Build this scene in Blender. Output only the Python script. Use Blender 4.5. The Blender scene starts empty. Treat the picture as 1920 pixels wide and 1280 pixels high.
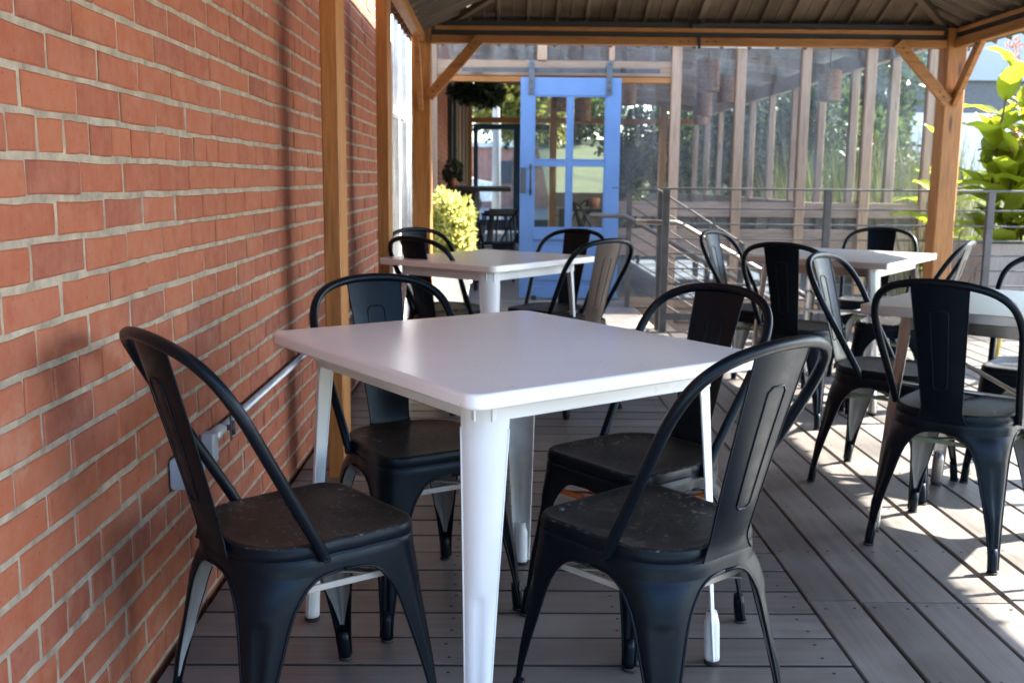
import bpy, math, random
from mathutils import Vector, Matrix, Euler
random.seed(7)
S = bpy.context.scene
COL = S.collection
PI = math.pi
R = math.radians

# ------------------------------------------------------------------ camera
cam_d = bpy.data.cameras.new('camera'); cam = bpy.data.objects.new('camera', cam_d); COL.objects.link(cam)
cam_d.sensor_width = 36; cam_d.lens = 1893/1920*36
cam_d.clip_start = 0.05; cam_d.clip_end = 600
RW = [[0.999895, 0.006948, 0.01274], [-0.011473, -0.159058, 0.987203], [0.008885, -0.987245, -0.158962]]
m = Matrix(((RW[0][0], -RW[0][1], -RW[0][2], 0), (RW[1][0], -RW[1][1], -RW[1][2], 0), (RW[2][0], -RW[2][1], -RW[2][2], 1.132), (0, 0, 0, 1)))
cam.matrix_world = m
cam_d.dof.use_dof = True; cam_d.dof.focus_distance = 2.0; cam_d.dof.aperture_fstop = 7.0
S.camera = cam

# ------------------------------------------------------------------ world, sun, exposure
SD = Vector((-1.03, -0.32, -1.0)).normalized()            # direction the sunlight travels
elev = math.asin(-SD.z); azim = math.atan2(-SD.x, -SD.y)  # azimuth of the sun from +Y, clockwise
W = bpy.data.worlds.new('World'); S.world = W; W.use_nodes = True
nt = W.node_tree; nt.nodes.clear()
sky = nt.nodes.new('ShaderNodeTexSky'); sky.sky_type = 'NISHITA'; sky.sun_disc = False
sky.sun_elevation = elev; sky.sun_rotation = azim; sky.air_density = 1.0; sky.dust_density = 1.0
bg = nt.nodes.new('ShaderNodeBackground'); bg.inputs['Strength'].default_value = 0.15
wo = nt.nodes.new('ShaderNodeOutputWorld')
nt.links.new(sky.outputs[0], bg.inputs[0]); nt.links.new(bg.outputs[0], wo.inputs[0])
sd = bpy.data.lights.new('sun', 'SUN'); sd.energy = 5.0; sd.angle = R(0.53); sd.color = (1.0, 0.93, 0.82)
so = bpy.data.objects.new('sun', sd); COL.objects.link(so)
so.rotation_euler = SD.to_track_quat('-Z', 'Y').to_euler(); so.location = (20, 10, 20)
S.view_settings.view_transform = 'Standard'; S.view_settings.look = 'None'
S.view_settings.exposure = 2.9; S.view_settings.gamma = 1.0
S.view_settings.use_curve_mapping = False
S.render.engine = 'CYCLES'
S.cycles.max_bounces = 10; S.cycles.diffuse_bounces = 5; S.cycles.glossy_bounces = 4; S.cycles.transparent_max_bounces = 24
S.cycles.transmission_bounces = 6
S.cycles.sample_clamp_indirect = 6.0
S.cycles.caustics_reflective = False; S.cycles.caustics_refractive = False

# ------------------------------------------------------------------ materials
def new_mat(name):
    m = bpy.data.materials.new(name); m.use_nodes = True
    n = m.node_tree; b = n.nodes['Principled BSDF']; return m, n, b
def N(n, t, **kw):
    x = n.nodes.new(t)
    for k, v in kw.items():
        if k.startswith('i_'):
            x.inputs[k[2:].replace('_', ' ')].default_value = v
        else: setattr(x, k, v)
    return x
def ramp(n, src, stops):
    r = n.nodes.new('ShaderNodeValToRGB'); el = r.color_ramp.elements
    while len(el) < len(stops): el.new(0.5)
    for e, (p, c) in zip(el, stops):
        e.position = p; e.color = (c[0], c[1], c[2], 1) if not isinstance(c, (int, float)) else (c, c, c, 1)
    n.links.new(src, r.inputs[0]); return r
def coords(n, scale=(1, 1, 1), kind='Object', world=False):
    if world:
        g = n.nodes.new('ShaderNodeNewGeometry'); src = g.outputs['Position']
    else:
        t = n.nodes.new('ShaderNodeTexCoord'); src = t.outputs[kind]
    mp = n.nodes.new('ShaderNodeMapping'); mp.inputs['Scale'].default_value = scale
    n.links.new(src, mp.inputs[0]); return mp.outputs[0]
def mixc(n, fac, a, b, mode='MIX'):
    x = n.nodes.new('ShaderNodeMix'); x.data_type = 'RGBA'; x.blend_type = mode
    for inp, v in ((x.inputs[0], fac), (x.inputs[6], a), (x.inputs[7], b)):
        if hasattr(v, 'links') or hasattr(v, 'is_linked'): n.links.new(v, inp)
        elif isinstance(v, (int, float)): inp.default_value = v
        else: inp.default_value = (v[0], v[1], v[2], 1)
    return x.outputs[2]
def bump(n, b, h, strength=0.3, dist=0.01):
    x = n.nodes.new('ShaderNodeBump'); x.inputs['Strength'].default_value = strength; x.inputs['Distance'].default_value = dist
    n.links.new(h, x.inputs['Height']); n.links.new(x.outputs[0], b.inputs['Normal'])

MATS = {}
def flat(name, col, rough=0.6, metal=0.0, noise=0.12, scale=8, spec=None, world=False, bumps=0.0):
    m, n, b = new_mat(name)
    c = coords(n, world=world)
    t = N(n, 'ShaderNodeTexNoise', i_Scale=scale, i_Detail=5.0, i_Roughness=0.6); n.links.new(c, t.inputs[0])
    lo = [max(0, x*(1-noise*1.6)) for x in col]; hi = [min(1, x*(1+noise*1.6)) for x in col]
    r = ramp(n, t.outputs[0], [(0.3, lo), (0.7, hi)]); n.links.new(r.outputs[0], b.inputs['Base Color'])
    rr = ramp(n, t.outputs[0], [(0.3, max(0, rough-0.06)), (0.7, min(1, rough+0.08))]); n.links.new(rr.outputs[0], b.inputs['Roughness'])
    b.inputs['Metallic'].default_value = metal
    if spec is not None: b.inputs['Specular IOR Level'].default_value = spec
    if bumps: bump(n, b, t.outputs[0], bumps, 0.004)
    MATS[name] = m; return m

def wood(name, dark, light, axis='z', rough=0.62, scale=1.0, knots=True, rnd=0.25):
    m, n, b = new_mat(name)
    k = {'x': (0.8, 14, 14), 'y': (14, 0.8, 14), 'z': (14, 14, 0.8)}[axis]
    c = coords(n, tuple(v*scale for v in k), world=True)
    oi = n.nodes.new('ShaderNodeObjectInfo')
    ad = N(n, 'ShaderNodeVectorMath', operation='ADD'); n.links.new(c, ad.inputs[0])
    ml = N(n, 'ShaderNodeMath', operation='MULTIPLY'); ml.inputs[1].default_value = 37.0
    n.links.new(oi.outputs['Random'], ml.inputs[0]); n.links.new(ml.outputs[0], ad.inputs[1])
    t = N(n, 'ShaderNodeTexNoise', i_Scale=1.6, i_Detail=8.0, i_Roughness=0.62, i_Distortion=0.6); n.links.new(ad.outputs[0], t.inputs[0])
    g = N(n, 'ShaderNodeTexNoise', i_Scale=9.0, i_Detail=4.0, i_Roughness=0.7); n.links.new(ad.outputs[0], g.inputs[0])
    r = ramp(n, t.outputs[0], [(0.28, dark), (0.52, light), (0.75, [x*0.8 for x in light])])
    c2 = mixc(n, 0.6, r.outputs[0], g.outputs[0], 'OVERLAY')
    if knots:
        kk = {'x': (1.5, 8, 8), 'y': (8, 1.5, 8), 'z': (8, 8, 1.5)}[axis]; ck = coords(n, kk, world=True)
        vo = N(n, 'ShaderNodeTexVoronoi'); vo.inputs['Scale'].default_value = 1.0; n.links.new(ck, vo.inputs['Vector'])
        kr = ramp(n, vo.outputs['Distance'], [(0.06, 0.85), (0.13, 0.0)]); c2 = mixc(n, kr.outputs[0], c2, [x*0.35 for x in dark])
    mr = N(n, 'ShaderNodeMapRange'); mr.inputs[3].default_value = 1-rnd; mr.inputs[4].default_value = 1+rnd
    n.links.new(oi.outputs['Random'], mr.inputs[0])
    hs = N(n, 'ShaderNodeHueSaturation'); n.links.new(mr.outputs[0], hs.inputs['Value']); n.links.new(c2, hs.inputs['Color'])
    n.links.new(hs.outputs[0], b.inputs['Base Color'])
    b.inputs['Roughness'].default_value = rough
    bump(n, b, g.outputs[0], 0.25, 0.003)
    MATS[name] = m; return m

for ax in 'xyz':
    wood('cedar_'+ax, (0.185, 0.072, 0.017), (0.365, 0.160, 0.043), ax, rough=0.55, rnd=0.08)
    wood('stud_'+ax, (0.19, 0.130, 0.093), (0.34, 0.245, 0.178), ax, rough=0.75, rnd=0.15)
wood('grey_board', (0.17, 0.135, 0.115), (0.27, 0.215, 0.185), 'x', rough=0.8, rnd=0.12)
wood('planter_wood', (0.24, 0.21, 0.19), (0.38, 0.34, 0.31), 'z', rough=0.8, rnd=0.2)

def deck_mat(name, axis):
    m, n, b = new_mat(name)
    k = {'x': (1.2, 26, 26), 'y': (26, 1.2, 26)}[axis]
    c = coords(n, k, world=True)
    oi = n.nodes.new('ShaderNodeObjectInfo')
    t = N(n, 'ShaderNodeTexNoise', i_Scale=1.5, i_Detail=7.0, i_Roughness=0.65); n.links.new(c, t.inputs[0])
    cw = coords(n, (1, 1, 1), world=True)
    t2 = N(n, 'ShaderNodeTexNoise', i_Scale=3.2, i_Detail=6.0, i_Roughness=0.6); n.links.new(cw, t2.inputs[0])
    t3 = N(n, 'ShaderNodeTexNoise', i_Scale=38.0, i_Detail=4.0, i_Roughness=0.7); n.links.new(cw, t3.inputs[0])
    base = ramp(n, t.outputs[0], [(0.3, (0.090, 0.082, 0.076)), (0.7, (0.155, 0.143, 0.133))])
    worn = ramp(n, t2.outputs[0], [(0.46, 0.0), (0.70, 0.75)])
    c1 = mixc(n, worn.outputs[0], base.outputs[0], (0.20, 0.192, 0.185))
    sp = ramp(n, t3.outputs[0], [(0.69, 0.0), (0.76, 0.5)])
    c2 = mixc(n, sp.outputs[0], c1, (0.24, 0.22, 0.20))
    mr = N(n, 'ShaderNodeMapRange'); mr.inputs[3].default_value = 0.76; mr.inputs[4].default_value = 1.24
    n.links.new(oi.outputs['Random'], mr.inputs[0])
    hs = N(n, 'ShaderNodeHueSaturation'); n.links.new(mr.outputs[0], hs.inputs['Value']); n.links.new(c2, hs.inputs['Color'])
    n.links.new(hs.outputs[0], b.inputs['Base Color'])
    rr = ramp(n, t2.outputs[0], [(0.3, 0.36), (0.7, 0.52)]); n.links.new(rr.outputs[0], b.inputs['Roughness'])
    bump(n, b, t.outputs[0], 0.35, 0.003)
    MATS[name] = m
deck_mat('deck_x', 'x'); deck_mat('deck_y', 'y')

def brick_mat(name, per_object):
    m, n, b = new_mat(name)
    if per_object: rs = n.nodes.new('ShaderNodeObjectInfo').outputs['Random']
    else:
        a = N(n, 'ShaderNodeAttribute'); a.attribute_name = 'rnd'; rs = a.outputs['Fac']
    r = ramp(n, rs, [(0.0, (0.235, 0.058, 0.028)), (0.25, (0.275, 0.072, 0.032)), (0.55, (0.310, 0.088, 0.038)), (0.85, (0.285, 0.080, 0.040)), (1.0, (0.21, 0.055, 0.032))])
    c = coords(n, world=True)
    t = N(n, 'ShaderNodeTexNoise', i_Scale=22.0, i_Detail=7.0, i_Roughness=0.65); n.links.new(c, t.inputs[0])
    t2 = N(n, 'ShaderNodeTexNoise', i_Scale=5.5, i_Detail=5.0, i_Roughness=0.6); n.links.new(c, t2.inputs[0])
    f = ramp(n, t.outputs[0], [(0.35, 0.0), (0.7, 0.5)])
    c1 = mixc(n, f.outputs[0], r.outputs[0], (0.33, 0.145, 0.09))
    pale = ramp(n, t2.outputs[0], [(0.58, 0.0), (0.75, 0.30)])
    c2 = mixc(n, pale.outputs[0], c1, (0.36, 0.24, 0.18))
    dk = ramp(n, t2.outputs[0], [(0.25, 0.45), (0.42, 0.0)])
    c3 = mixc(n, dk.outputs[0], c2, (0.14, 0.042, 0.026))
    t3 = N(n, 'ShaderNodeTexNoise', i_Scale=95.0, i_Detail=3.0); n.links.new(c, t3.inputs[0])
    pit = ramp(n, t3.outputs[0], [(0.66, 0.0), (0.73, 0.65)]); c3 = mixc(n, pit.outputs[0], c3, (0.10, 0.03, 0.02))
    n.links.new(c3, b.inputs['Base Color']); b.inputs['Roughness'].default_value = 0.85
    bump(n, b, t.outputs[0], 0.8, 0.004)
    MATS[name] = m
brick_mat('brick_one', True); brick_mat('brick_many', False)
flat('mortar', (0.29, 0.25, 0.195), 0.95, noise=0.22, scale=26, world=True, bumps=0.6)

def metal_paint(name, base, rough, worn=None, amount=0.0, scale=30, dust=None):
    m, n, b = new_mat(name)
    c = coords(n, world=False)
    t = N(n, 'ShaderNodeTexNoise', i_Scale=6.0, i_Detail=6.0, i_Roughness=0.65); n.links.new(c, t.inputs[0])
    t2 = N(n, 'ShaderNodeTexNoise', i_Scale=float(scale), i_Detail=8.0, i_Roughness=0.75); n.links.new(c, t2.inputs[0])
    col = ramp(n, t.outputs[0], [(0.3, [x*0.75 for x in base]), (0.7, [x*1.3 for x in base])]).outputs[0]
    if dust:
        d = ramp(n, t.outputs[0], [(0.35, 0.0), (0.75, 0.8)]); col = mixc(n, d.outputs[0], col, dust)
    if worn:
        mu = N(n, 'ShaderNodeMath', operation='MULTIPLY')
        big = ramp(n, t.outputs[0], [(0.50, 0.25), (0.62, 1.0)])
        fine = ramp(n, t2.outputs[0], [(0.68-amount, 0.0), (0.73-amount, 1.0)])
        n.links.new(big.outputs[0], mu.inputs[0]); n.links.new(fine.outputs[0], mu.inputs[1])
        col = mixc(n, mu.outputs[0], col, worn)
    n.links.new(col, b.inputs['Base Color'])
    rr = ramp(n, t2.outputs[0], [(0.3, max(0.05, rough-0.08)), (0.7, rough+0.10)]); n.links.new(rr.outputs[0], b.inputs['Roughness'])
    bump(n, b, t2.outputs[0], 0.03, 0.002)
    if name.startswith('black'): b.inputs['Specular IOR Level'].default_value = 0.20; b.inputs['Specular Tint'].default_value = (0.66, 0.84, 1.0, 1)
    MATS[name] = m
metal_paint('black_paint', (0.0032, 0.0052, 0.0086), 0.34, worn=(0.10, 0.10, 0.10), amount=-0.02)
metal_paint('black_seat', (0.006, 0.006, 0.0065), 0.46, worn=(0.20, 0.195, 0.19), amount=0.125, scale=60, dust=(0.034, 0.030, 0.027))
metal_paint('brown_sheen_paint', (0.060, 0.040, 0.032), 0.36)  # sheen of an orange reflection put into the lighter backrest colour
metal_paint('brace_rusty', (0.36, 0.34, 0.31), 0.5, worn=(0.42, 0.13, 0.03), amount=0.12, scale=9)
metal_paint('brace_orange', (0.50, 0.13, 0.03), 0.5, worn=(0.28, 0.2, 0.16), amount=0.04, scale=12)
metal_paint('brace_green_sheen', (0.16, 0.20, 0.13), 0.5)  # green of reflected foliage painted into the brace colour
metal_paint('leg_inside', (0.20, 0.21, 0.22), 0.34, worn=(0.22, 0.10, 0.05), amount=0.02, scale=8)
flat('white_paint', (0.76, 0.79, 0.81), 0.30, noise=0.02, scale=5)
def tabletop_mat(name, base, rough, metal=0.0):
    m, n, b = new_mat(name)
    c = coords(n)
    t = N(n, 'ShaderNodeTexNoise', i_Scale=3.0, i_Detail=6.0, i_Roughness=0.6, i_Distortion=0.5); n.links.new(c, t.inputs[0])
    t2 = N(n, 'ShaderNodeTexNoise', i_Scale=75.0, i_Detail=3.0); n.links.new(c, t2.inputs[0])
    k = ramp(n, t.outputs[0], [(0.2, [x*0.95 for x in base]), (0.55, base), (0.9, [x*0.97 for x in base])])
    f = ramp(n, t2.outputs[0], [(0.725, 0.0), (0.745, 0.7)])
    cc = mixc(n, f.outputs[0], k.outputs[0], (0.16, 0.15, 0.14)); n.links.new(cc, b.inputs['Base Color'])
    rr = ramp(n, t.outputs[0], [(0.1, rough-0.01), (0.95, rough+0.03)]); n.links.new(rr.outputs[0], b.inputs['Roughness'])
    b.inputs['Metallic'].default_value = metal
    MATS[name] = m
tabletop_mat('white_top', (0.86, 0.88, 0.90), 0.20)
tabletop_mat('steel_top', (0.60, 0.60, 0.60), 0.38, 0.85)
flat('raw_steel', (0.37, 0.36, 0.35), 0.30, 0.95, noise=0.2, scale=5)
flat('steel_rail', (0.085, 0.085, 0.088), 0.5, 0.3, noise=0.2)
flat('steel_tube', (0.24, 0.22, 0.20), 0.45, 0.95)
flat('board_gap_shade', (0.022, 0.019, 0.018), 0.9)  # shade of the deck gaps put into the board side colour
flat('rubber', (0.02, 0.02, 0.02), 0.8)
flat('black_iron', (0.018, 0.017, 0.016), 0.55)
flat('track_grey', (0.055, 0.07, 0.085), 0.5)
flat('hanger_grey', (0.075, 0.10, 0.13), 0.45, noise=0.2)
flat('door_blue', (0.10, 0.205, 0.43), 0.42, noise=0.05, scale=3)
flat('dark_blue', (0.012, 0.045, 0.085), 0.4)
flat('galvanised', (0.42, 0.46, 0.50), 0.42, 0.4)
flat('box_grey', (0.30, 0.34, 0.39), 0.5)
flat('white_trim', (0.78, 0.78, 0.76), 0.5)
flat('pot_white', (0.66, 0.70, 0.68), 0.5)
flat('soil', (0.05, 0.035, 0.025), 0.95)
flat('roof_brown', (0.105, 0.078, 0.054), 0.50, 0.1, noise=0.22, scale=3, world=True)
flat('roof_dark', (0.030, 0.026, 0.022), 0.55, 0.1)
flat('ceiling_grey', (0.23, 0.23, 0.24), 0.7, noise=0.25, scale=1.5)
flat('floor_grey', (0.16, 0.16, 0.17), 0.6, world=True)
flat('ground_pale', (0.34, 0.325, 0.30), 0.9, noise=0.12, scale=0.6, world=True)
flat('lawn', (0.024, 0.036, 0.010), 0.9, noise=0.35, scale=1.2, world=True)
flat('facade_grey', (0.30, 0.34, 0.38), 0.7, noise=0.06, scale=0.3)
flat('facade_stripe', (0.05, 0.06, 0.075), 0.3)
flat('facade_white', (0.75, 0.75, 0.74), 0.7)
flat('facade_brick', (0.42, 0.20, 0.15), 0.8, noise=0.2, scale=4)
flat('car_white', (0.7, 0.72, 0.74), 0.3)
flat('car_glass', (0.03, 0.04, 0.05), 0.1)
flat('wicker', (0.22, 0.11, 0.06), 0.8, noise=0.35, scale=40)
flat('terracotta', (0.50, 0.16, 0.07), 0.7)
flat('dark_table', (0.022, 0.018, 0.016), 0.4)
flat('bark', (0.10, 0.07, 0.045), 0.9, noise=0.3)
flat('yellow_paint', (0.72, 0.55, 0.14), 0.4)
flat('cord_white', (0.7, 0.68, 0.64), 0.6)
flat('dry_flower', (0.42, 0.17, 0.10), 0.9, noise=0.3, scale=30)

def leaf_mat(name, lo, hi, trans=0.4, scale=5.0):
    m, n, b = new_mat(name)
    g = n.nodes.new('ShaderNodeNewGeometry')
    t = N(n, 'ShaderNodeTexNoise', i_Scale=scale, i_Detail=4.0); n.links.new(g.outputs['Position'], t.inputs[0])
    mx = N(n, 'ShaderNodeMath', operation='ADD'); n.links.new(t.outputs[0], mx.inputs[0])
    ms = N(n, 'ShaderNodeMath', operation='MULTIPLY_ADD'); ms.inputs[1].default_value = 0.35; ms.inputs[2].default_value = -0.17
    n.links.new(g.outputs['Random Per Island'], ms.inputs[0]); n.links.new(ms.outputs[0], mx.inputs[1])
    r = ramp(n, mx.outputs[0], [(0.3, lo), (0.7, hi)])
    n.links.new(r.outputs[0], b.inputs['Base Color']); b.inputs['Roughness'].default_value = 0.42
    tr = n.nodes.new('ShaderNodeBsdfTranslucent')
    hs = N(n, 'ShaderNodeHueSaturation'); hs.inputs['Value'].default_value = 1.9; hs.inputs['Hue'].default_value = 0.485
    n.links.new(r.outputs[0], hs.inputs['Color']); n.links.new(hs.outputs[0], tr.inputs['Color'])
    mix = n.nodes.new('ShaderNodeMixShader'); mix.inputs[0].default_value = trans
    o = n.nodes['Material Output']
    n.links.new(b.outputs[0], mix.inputs[1]); n.links.new(tr.outputs[0], mix.inputs[2]); n.links.new(mix.outputs[0], o.inputs[0])
    MATS[name] = m
leaf_mat('canna_leaf', (0.06, 0.10, 0.008), (0.21, 0.26, 0.016), 0.58, 3.0)
leaf_mat('golden_leaf', (0.17, 0.22, 0.045), (0.56, 0.54, 0.21), 0.4, 14.0)
leaf_mat('green_leaf', (0.010, 0.024, 0.006), (0.045, 0.075, 0.018), 0.3, 1.8)
leaf_mat('yellow_leaf', (0.06, 0.08, 0.012), (0.19, 0.18, 0.035), 0.4, 1.5)
leaf_mat('dark_leaf', (0.008, 0.016, 0.006), (0.035, 0.05, 0.02), 0.15, 6.0)
leaf_mat('grass_blade', (0.04, 0.06, 0.015), (0.14, 0.145, 0.06), 0.3, 5.0)

def clear_mat(name, tint, diff, gloss_rough, milk):
    m, n, b = new_mat(name)
    n.nodes.remove(b); o = n.nodes['Material Output']
    tr = n.nodes.new('ShaderNodeBsdfTransparent'); tr.inputs[0].default_value = (*tint, 1)
    gl = n.nodes.new('ShaderNodeBsdfGlossy'); gl.inputs['Roughness'].default_value = gloss_rough
    df = n.nodes.new('ShaderNodeBsdfDiffuse'); df.inputs[0].default_value = (*diff, 1)
    g = n.nodes.new('ShaderNodeNewGeometry')
    mp = n.nodes.new('ShaderNodeMapping'); mp.inputs['Scale'].default_value = (3.0, 1, 0.5); n.links.new(g.outputs['Position'], mp.inputs[0])
    t = N(n, 'ShaderNodeTexNoise', i_Scale=2.5, i_Detail=6.0, i_Distortion=1.2); n.links.new(mp.outputs[0], t.inputs[0])
    r = ramp(n, t.outputs[0], [(0.35, milk*0.45), (0.7, milk*1.5)])
    m1 = n.nodes.new('ShaderNodeMixShader'); n.links.new(r.outputs[0], m1.inputs[0]); n.links.new(tr.outputs[0], m1.inputs[1]); n.links.new(df.outputs[0], m1.inputs[2])
    fr = n.nodes.new('ShaderNodeFresnel'); fr.inputs[0].default_value = 1.38
    bm = n.nodes.new('ShaderNodeBump'); bm.inputs['Strength'].default_value = 0.25; bm.inputs['Distance'].default_value = 0.02
    n.links.new(t.outputs[0], bm.inputs['Height']); n.links.new(bm.outputs[0], gl.inputs['Normal'])
    m2 = n.nodes.new('ShaderNodeMixShader'); n.links.new(fr.outputs[0], m2.inputs[0]); n.links.new(m1.outputs[0], m2.inputs[1]); n.links.new(gl.outputs[0], m2.inputs[2])
    n.links.new(m2.outputs[0], o.inputs[0]); MATS[name] = m
clear_mat('clear_vinyl', (0.86, 0.88, 0.90), (0.52, 0.55, 0.58), 0.08, 0.13)
clear_mat('door_glass', (0.93, 0.95, 0.93), (0.5, 0.5, 0.5), 0.02, 0.03)
clear_mat('window_glass', (0.75, 0.82, 0.88), (0.6, 0.62, 0.66), 0.02, 0.10)

# ------------------------------------------------------------------ mesh helpers
class MB:
    def __init__(s): s.v = []; s.f = []; s.sm = []; s.mi = []; s.cur = 0
    def add(s, vs, fs, smooth=False):
        o = len(s.v); s.v += [tuple(v) for v in vs]
        for f in fs: s.f.append(tuple(i+o for i in f)); s.sm.append(smooth); s.mi.append(s.cur)
    def box(s, x0, x1, y0, y1, z0, z1):
        s.add([(x0,y0,z0),(x1,y0,z0),(x1,y1,z0),(x0,y1,z0),(x0,y0,z1),(x1,y0,z1),(x1,y1,z1),(x0,y1,z1)],
              [(0,3,2,1),(4,5,6,7),(0,1,5,4),(1,2,6,5),(2,3,7,6),(3,0,4,7)])
    def cbox(s, x0, x1, y0, y1, z0, z1, c=0.004):     # box chamfered along its longest axis
        d = [x1-x0, y1-y0, z1-z0]; a = d.index(max(d))
        lo = [x0, y0, z0]; hi = [x1, y1, z1]; p, q = [i for i in range(3) if i != a]
        pr = [(lo[p]+c,lo[q]),(hi[p]-c,lo[q]),(hi[p],lo[q]+c),(hi[p],hi[q]-c),(hi[p]-c,hi[q]),(lo[p]+c,hi[q]),(lo[p],hi[q]-c),(lo[p],lo[q]+c)]
        vs = []
        for e in (lo[a], hi[a]):
            for (u, w) in pr:
                v = [0, 0, 0]; v[a] = e; v[p] = u; v[q] = w; vs.append(v)
        fs = [tuple(range(7, -1, -1)), tuple(range(8, 16))] + [(i, (i+1) % 8, 8+(i+1) % 8, 8+i) for i in range(8)]
        if a == 1: fs = [tuple(reversed(f)) for f in fs]
        s.add(vs, fs)
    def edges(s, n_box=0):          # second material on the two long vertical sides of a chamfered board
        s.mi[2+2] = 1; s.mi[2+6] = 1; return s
    def bar(s, p0, p1, w, h, up=(0, 0, 1), c=0.004):   # chamfered bar between two points
        p0 = Vector(p0); p1 = Vector(p1); d = (p1-p0).normalized(); up = Vector(up)
        sx = d.cross(up).normalized(); sy = sx.cross(d).normalized(); a, b = w/2, h/2
        pr = [(-a+c,-b),(a-c,-b),(a,-b+c),(a,b-c),(a-c,b),(-a+c,b),(-a,b-c),(-a,-b+c)]
        vs = [p + sx*u + sy*v for p in (p0, p1) for (u, v) in pr]
        s.add(vs, [tuple(range(8)), tuple(range(15, 7, -1))] + [(i, 8+i, 8+(i+1) % 8, (i+1) % 8) for i in range(8)])
    def tube(s, pts, r, seg=10, cap=True, closed=False):
        pts = [Vector(p) for p in pts]; n = len(pts); rr = r if isinstance(r, (list, tuple)) else [r]*n
        o = len(s.v); prev = None
        for i, p in enumerate(pts):
            if closed: t = (pts[(i+1) % n]-pts[i-1]).normalized()
            else: t = (pts[min(i+1, n-1)]-pts[max(i-1, 0)]).normalized()
            if prev is None:
                a = Vector((0, 0, 1)) if abs(t.z) < 0.9 else Vector((1, 0, 0)); u = t.cross(a).normalized()
            else:
                u = (prev - t*prev.dot(t)).normalized()
            prev = u; w = t.cross(u)
            for k in range(seg):
                a = 2*PI*k/seg; s.v.append(tuple(p + (u*math.cos(a)+w*math.sin(a))*rr[i]))
        rng = n if closed else n-1
        for i in range(rng):
            j = (i+1) % n
            for k in range(seg):
                k2 = (k+1) % seg
                s.f.append((o+i*seg+k, o+i*seg+k2, o+j*seg+k2, o+j*seg+k)); s.sm.append(True); s.mi.append(s.cur)
        if cap and not closed:
            s.f.append(tuple(o+k for k in range(seg))[::-1]); s.sm.append(False); s.mi.append(s.cur)
            s.f.append(tuple(o+(n-1)*seg+k for k in range(seg))); s.sm.append(False); s.mi.append(s.cur)
    def grid(s, rows, smooth=True, closed=False, flip=False):
        o = len(s.v); nr = len(rows); nc = len(rows[0])
        for r in rows: s.v += [tuple(p) for p in r]
        for i in range(nr-1):
            for j in range(nc if closed else nc-1):
                j2 = (j+1) % nc; f = (o+i*nc+j, o+i*nc+j2, o+(i+1)*nc+j2, o+(i+1)*nc+j)
                s.f.append(f[::-1] if flip else f); s.sm.append(smooth); s.mi.append(s.cur)
    def disc(s, c, r, nrm=(0, 0, 1), seg=8):
        c = Vector(c); n = Vector(nrm).normalized(); a = Vector((1, 0, 0)) if abs(n.x) < 0.9 else Vector((0, 1, 0))
        u = n.cross(a).normalized(); w = n.cross(u)
        s.add([c+(u*math.cos(2*PI*k/seg)+w*math.sin(2*PI*k/seg))*r for k in range(seg)], [tuple(range(seg))])
    def mesh(s, name, mats):
        me = bpy.data.meshes.new(name); me.from_pydata(s.v, [], s.f)
        me.polygons.foreach_set('use_smooth', s.sm); me.polygons.foreach_set('material_index', s.mi)
        for mt in (mats if isinstance(mats, (list, tuple)) else [mats]): me.materials.append(MATS[mt])
        me.update(); return me
    def build(s, name, mats, parent=None, loc=None, **tags):
        return obj(name, s.mesh(name, mats), parent, loc, **tags)
def obj(name, data, parent=None, loc=None, **tags):
    o = bpy.data.objects.new(name, data); COL.objects.link(o)
    if parent: o.parent = parent
    if loc: o.location = loc
    for k, v in tags.items(): o[k] = v
    return o
def thing(name, label, cat, loc=(0, 0, 0), rz=0.0, group=None):
    o = bpy.data.objects.new(name, None); COL.objects.link(o); o.location = loc; o.rotation_euler = (0, 0, rz)
    o.empty_display_size = 0.1
    o['label'] = label; o['category'] = cat
    if group: o['group'] = group
    return o
def kids(o): return [c for c in ALLK.get(o.name, [])]
def copy_tree(src, label=None, loc=None, rz=None):
    def rec(o, par):
        c = o.copy(); COL.objects.link(c)
        if par: c.parent = par
        for ch in o.children: rec(ch, c)
        return c
    c = rec(src, None)
    if label: c['label'] = label
    if loc is not None: c.location = loc
    if rz is not None: c.rotation_euler = (0, 0, rz)
    return c
def bez(p, n=6):            # Catmull-Rom through points
    P = [Vector(q) for q in p]; P = [P[0]*2-P[1]] + P + [P[-1]*2-P[-2]]; out = []
    for i in range(1, len(P)-2):
        for k in range(n):
            t = k/n; a, b, c, d = P[i-1], P[i], P[i+1], P[i+2]
            out.append(0.5*((2*b)+(c-a)*t+(2*a-5*b+4*c-d)*t*t+(3*b-a-3*c+d)*t**3))
    out.append(P[-2]); return out
def lerp_tab(tab, x):
    if x >= tab[0][0]: return tab[0][1]
    for (a, u), (b, v) in zip(tab, tab[1:]):
        if x >= b: t = (x-b)/(a-b); return v+(u-v)*t
    return tab[-1][1]

# ------------------------------------------------------------------ ground
g = MB(); g.box(-120, 160, -60, 200, -0.9, -0.6); g.build('ground', 'ground_pale', kind='structure')
g = MB(); g.grid([[(1.4, y, z) , (40, y, z)] for y, z in ((23.5, -0.595), (27, 0.0), (32, 1.2), (40, 2.5), (48, 3.0), (75, 3.1))], flip=True); g.build('lawn_bank', 'lawn', kind='structure')

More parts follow.
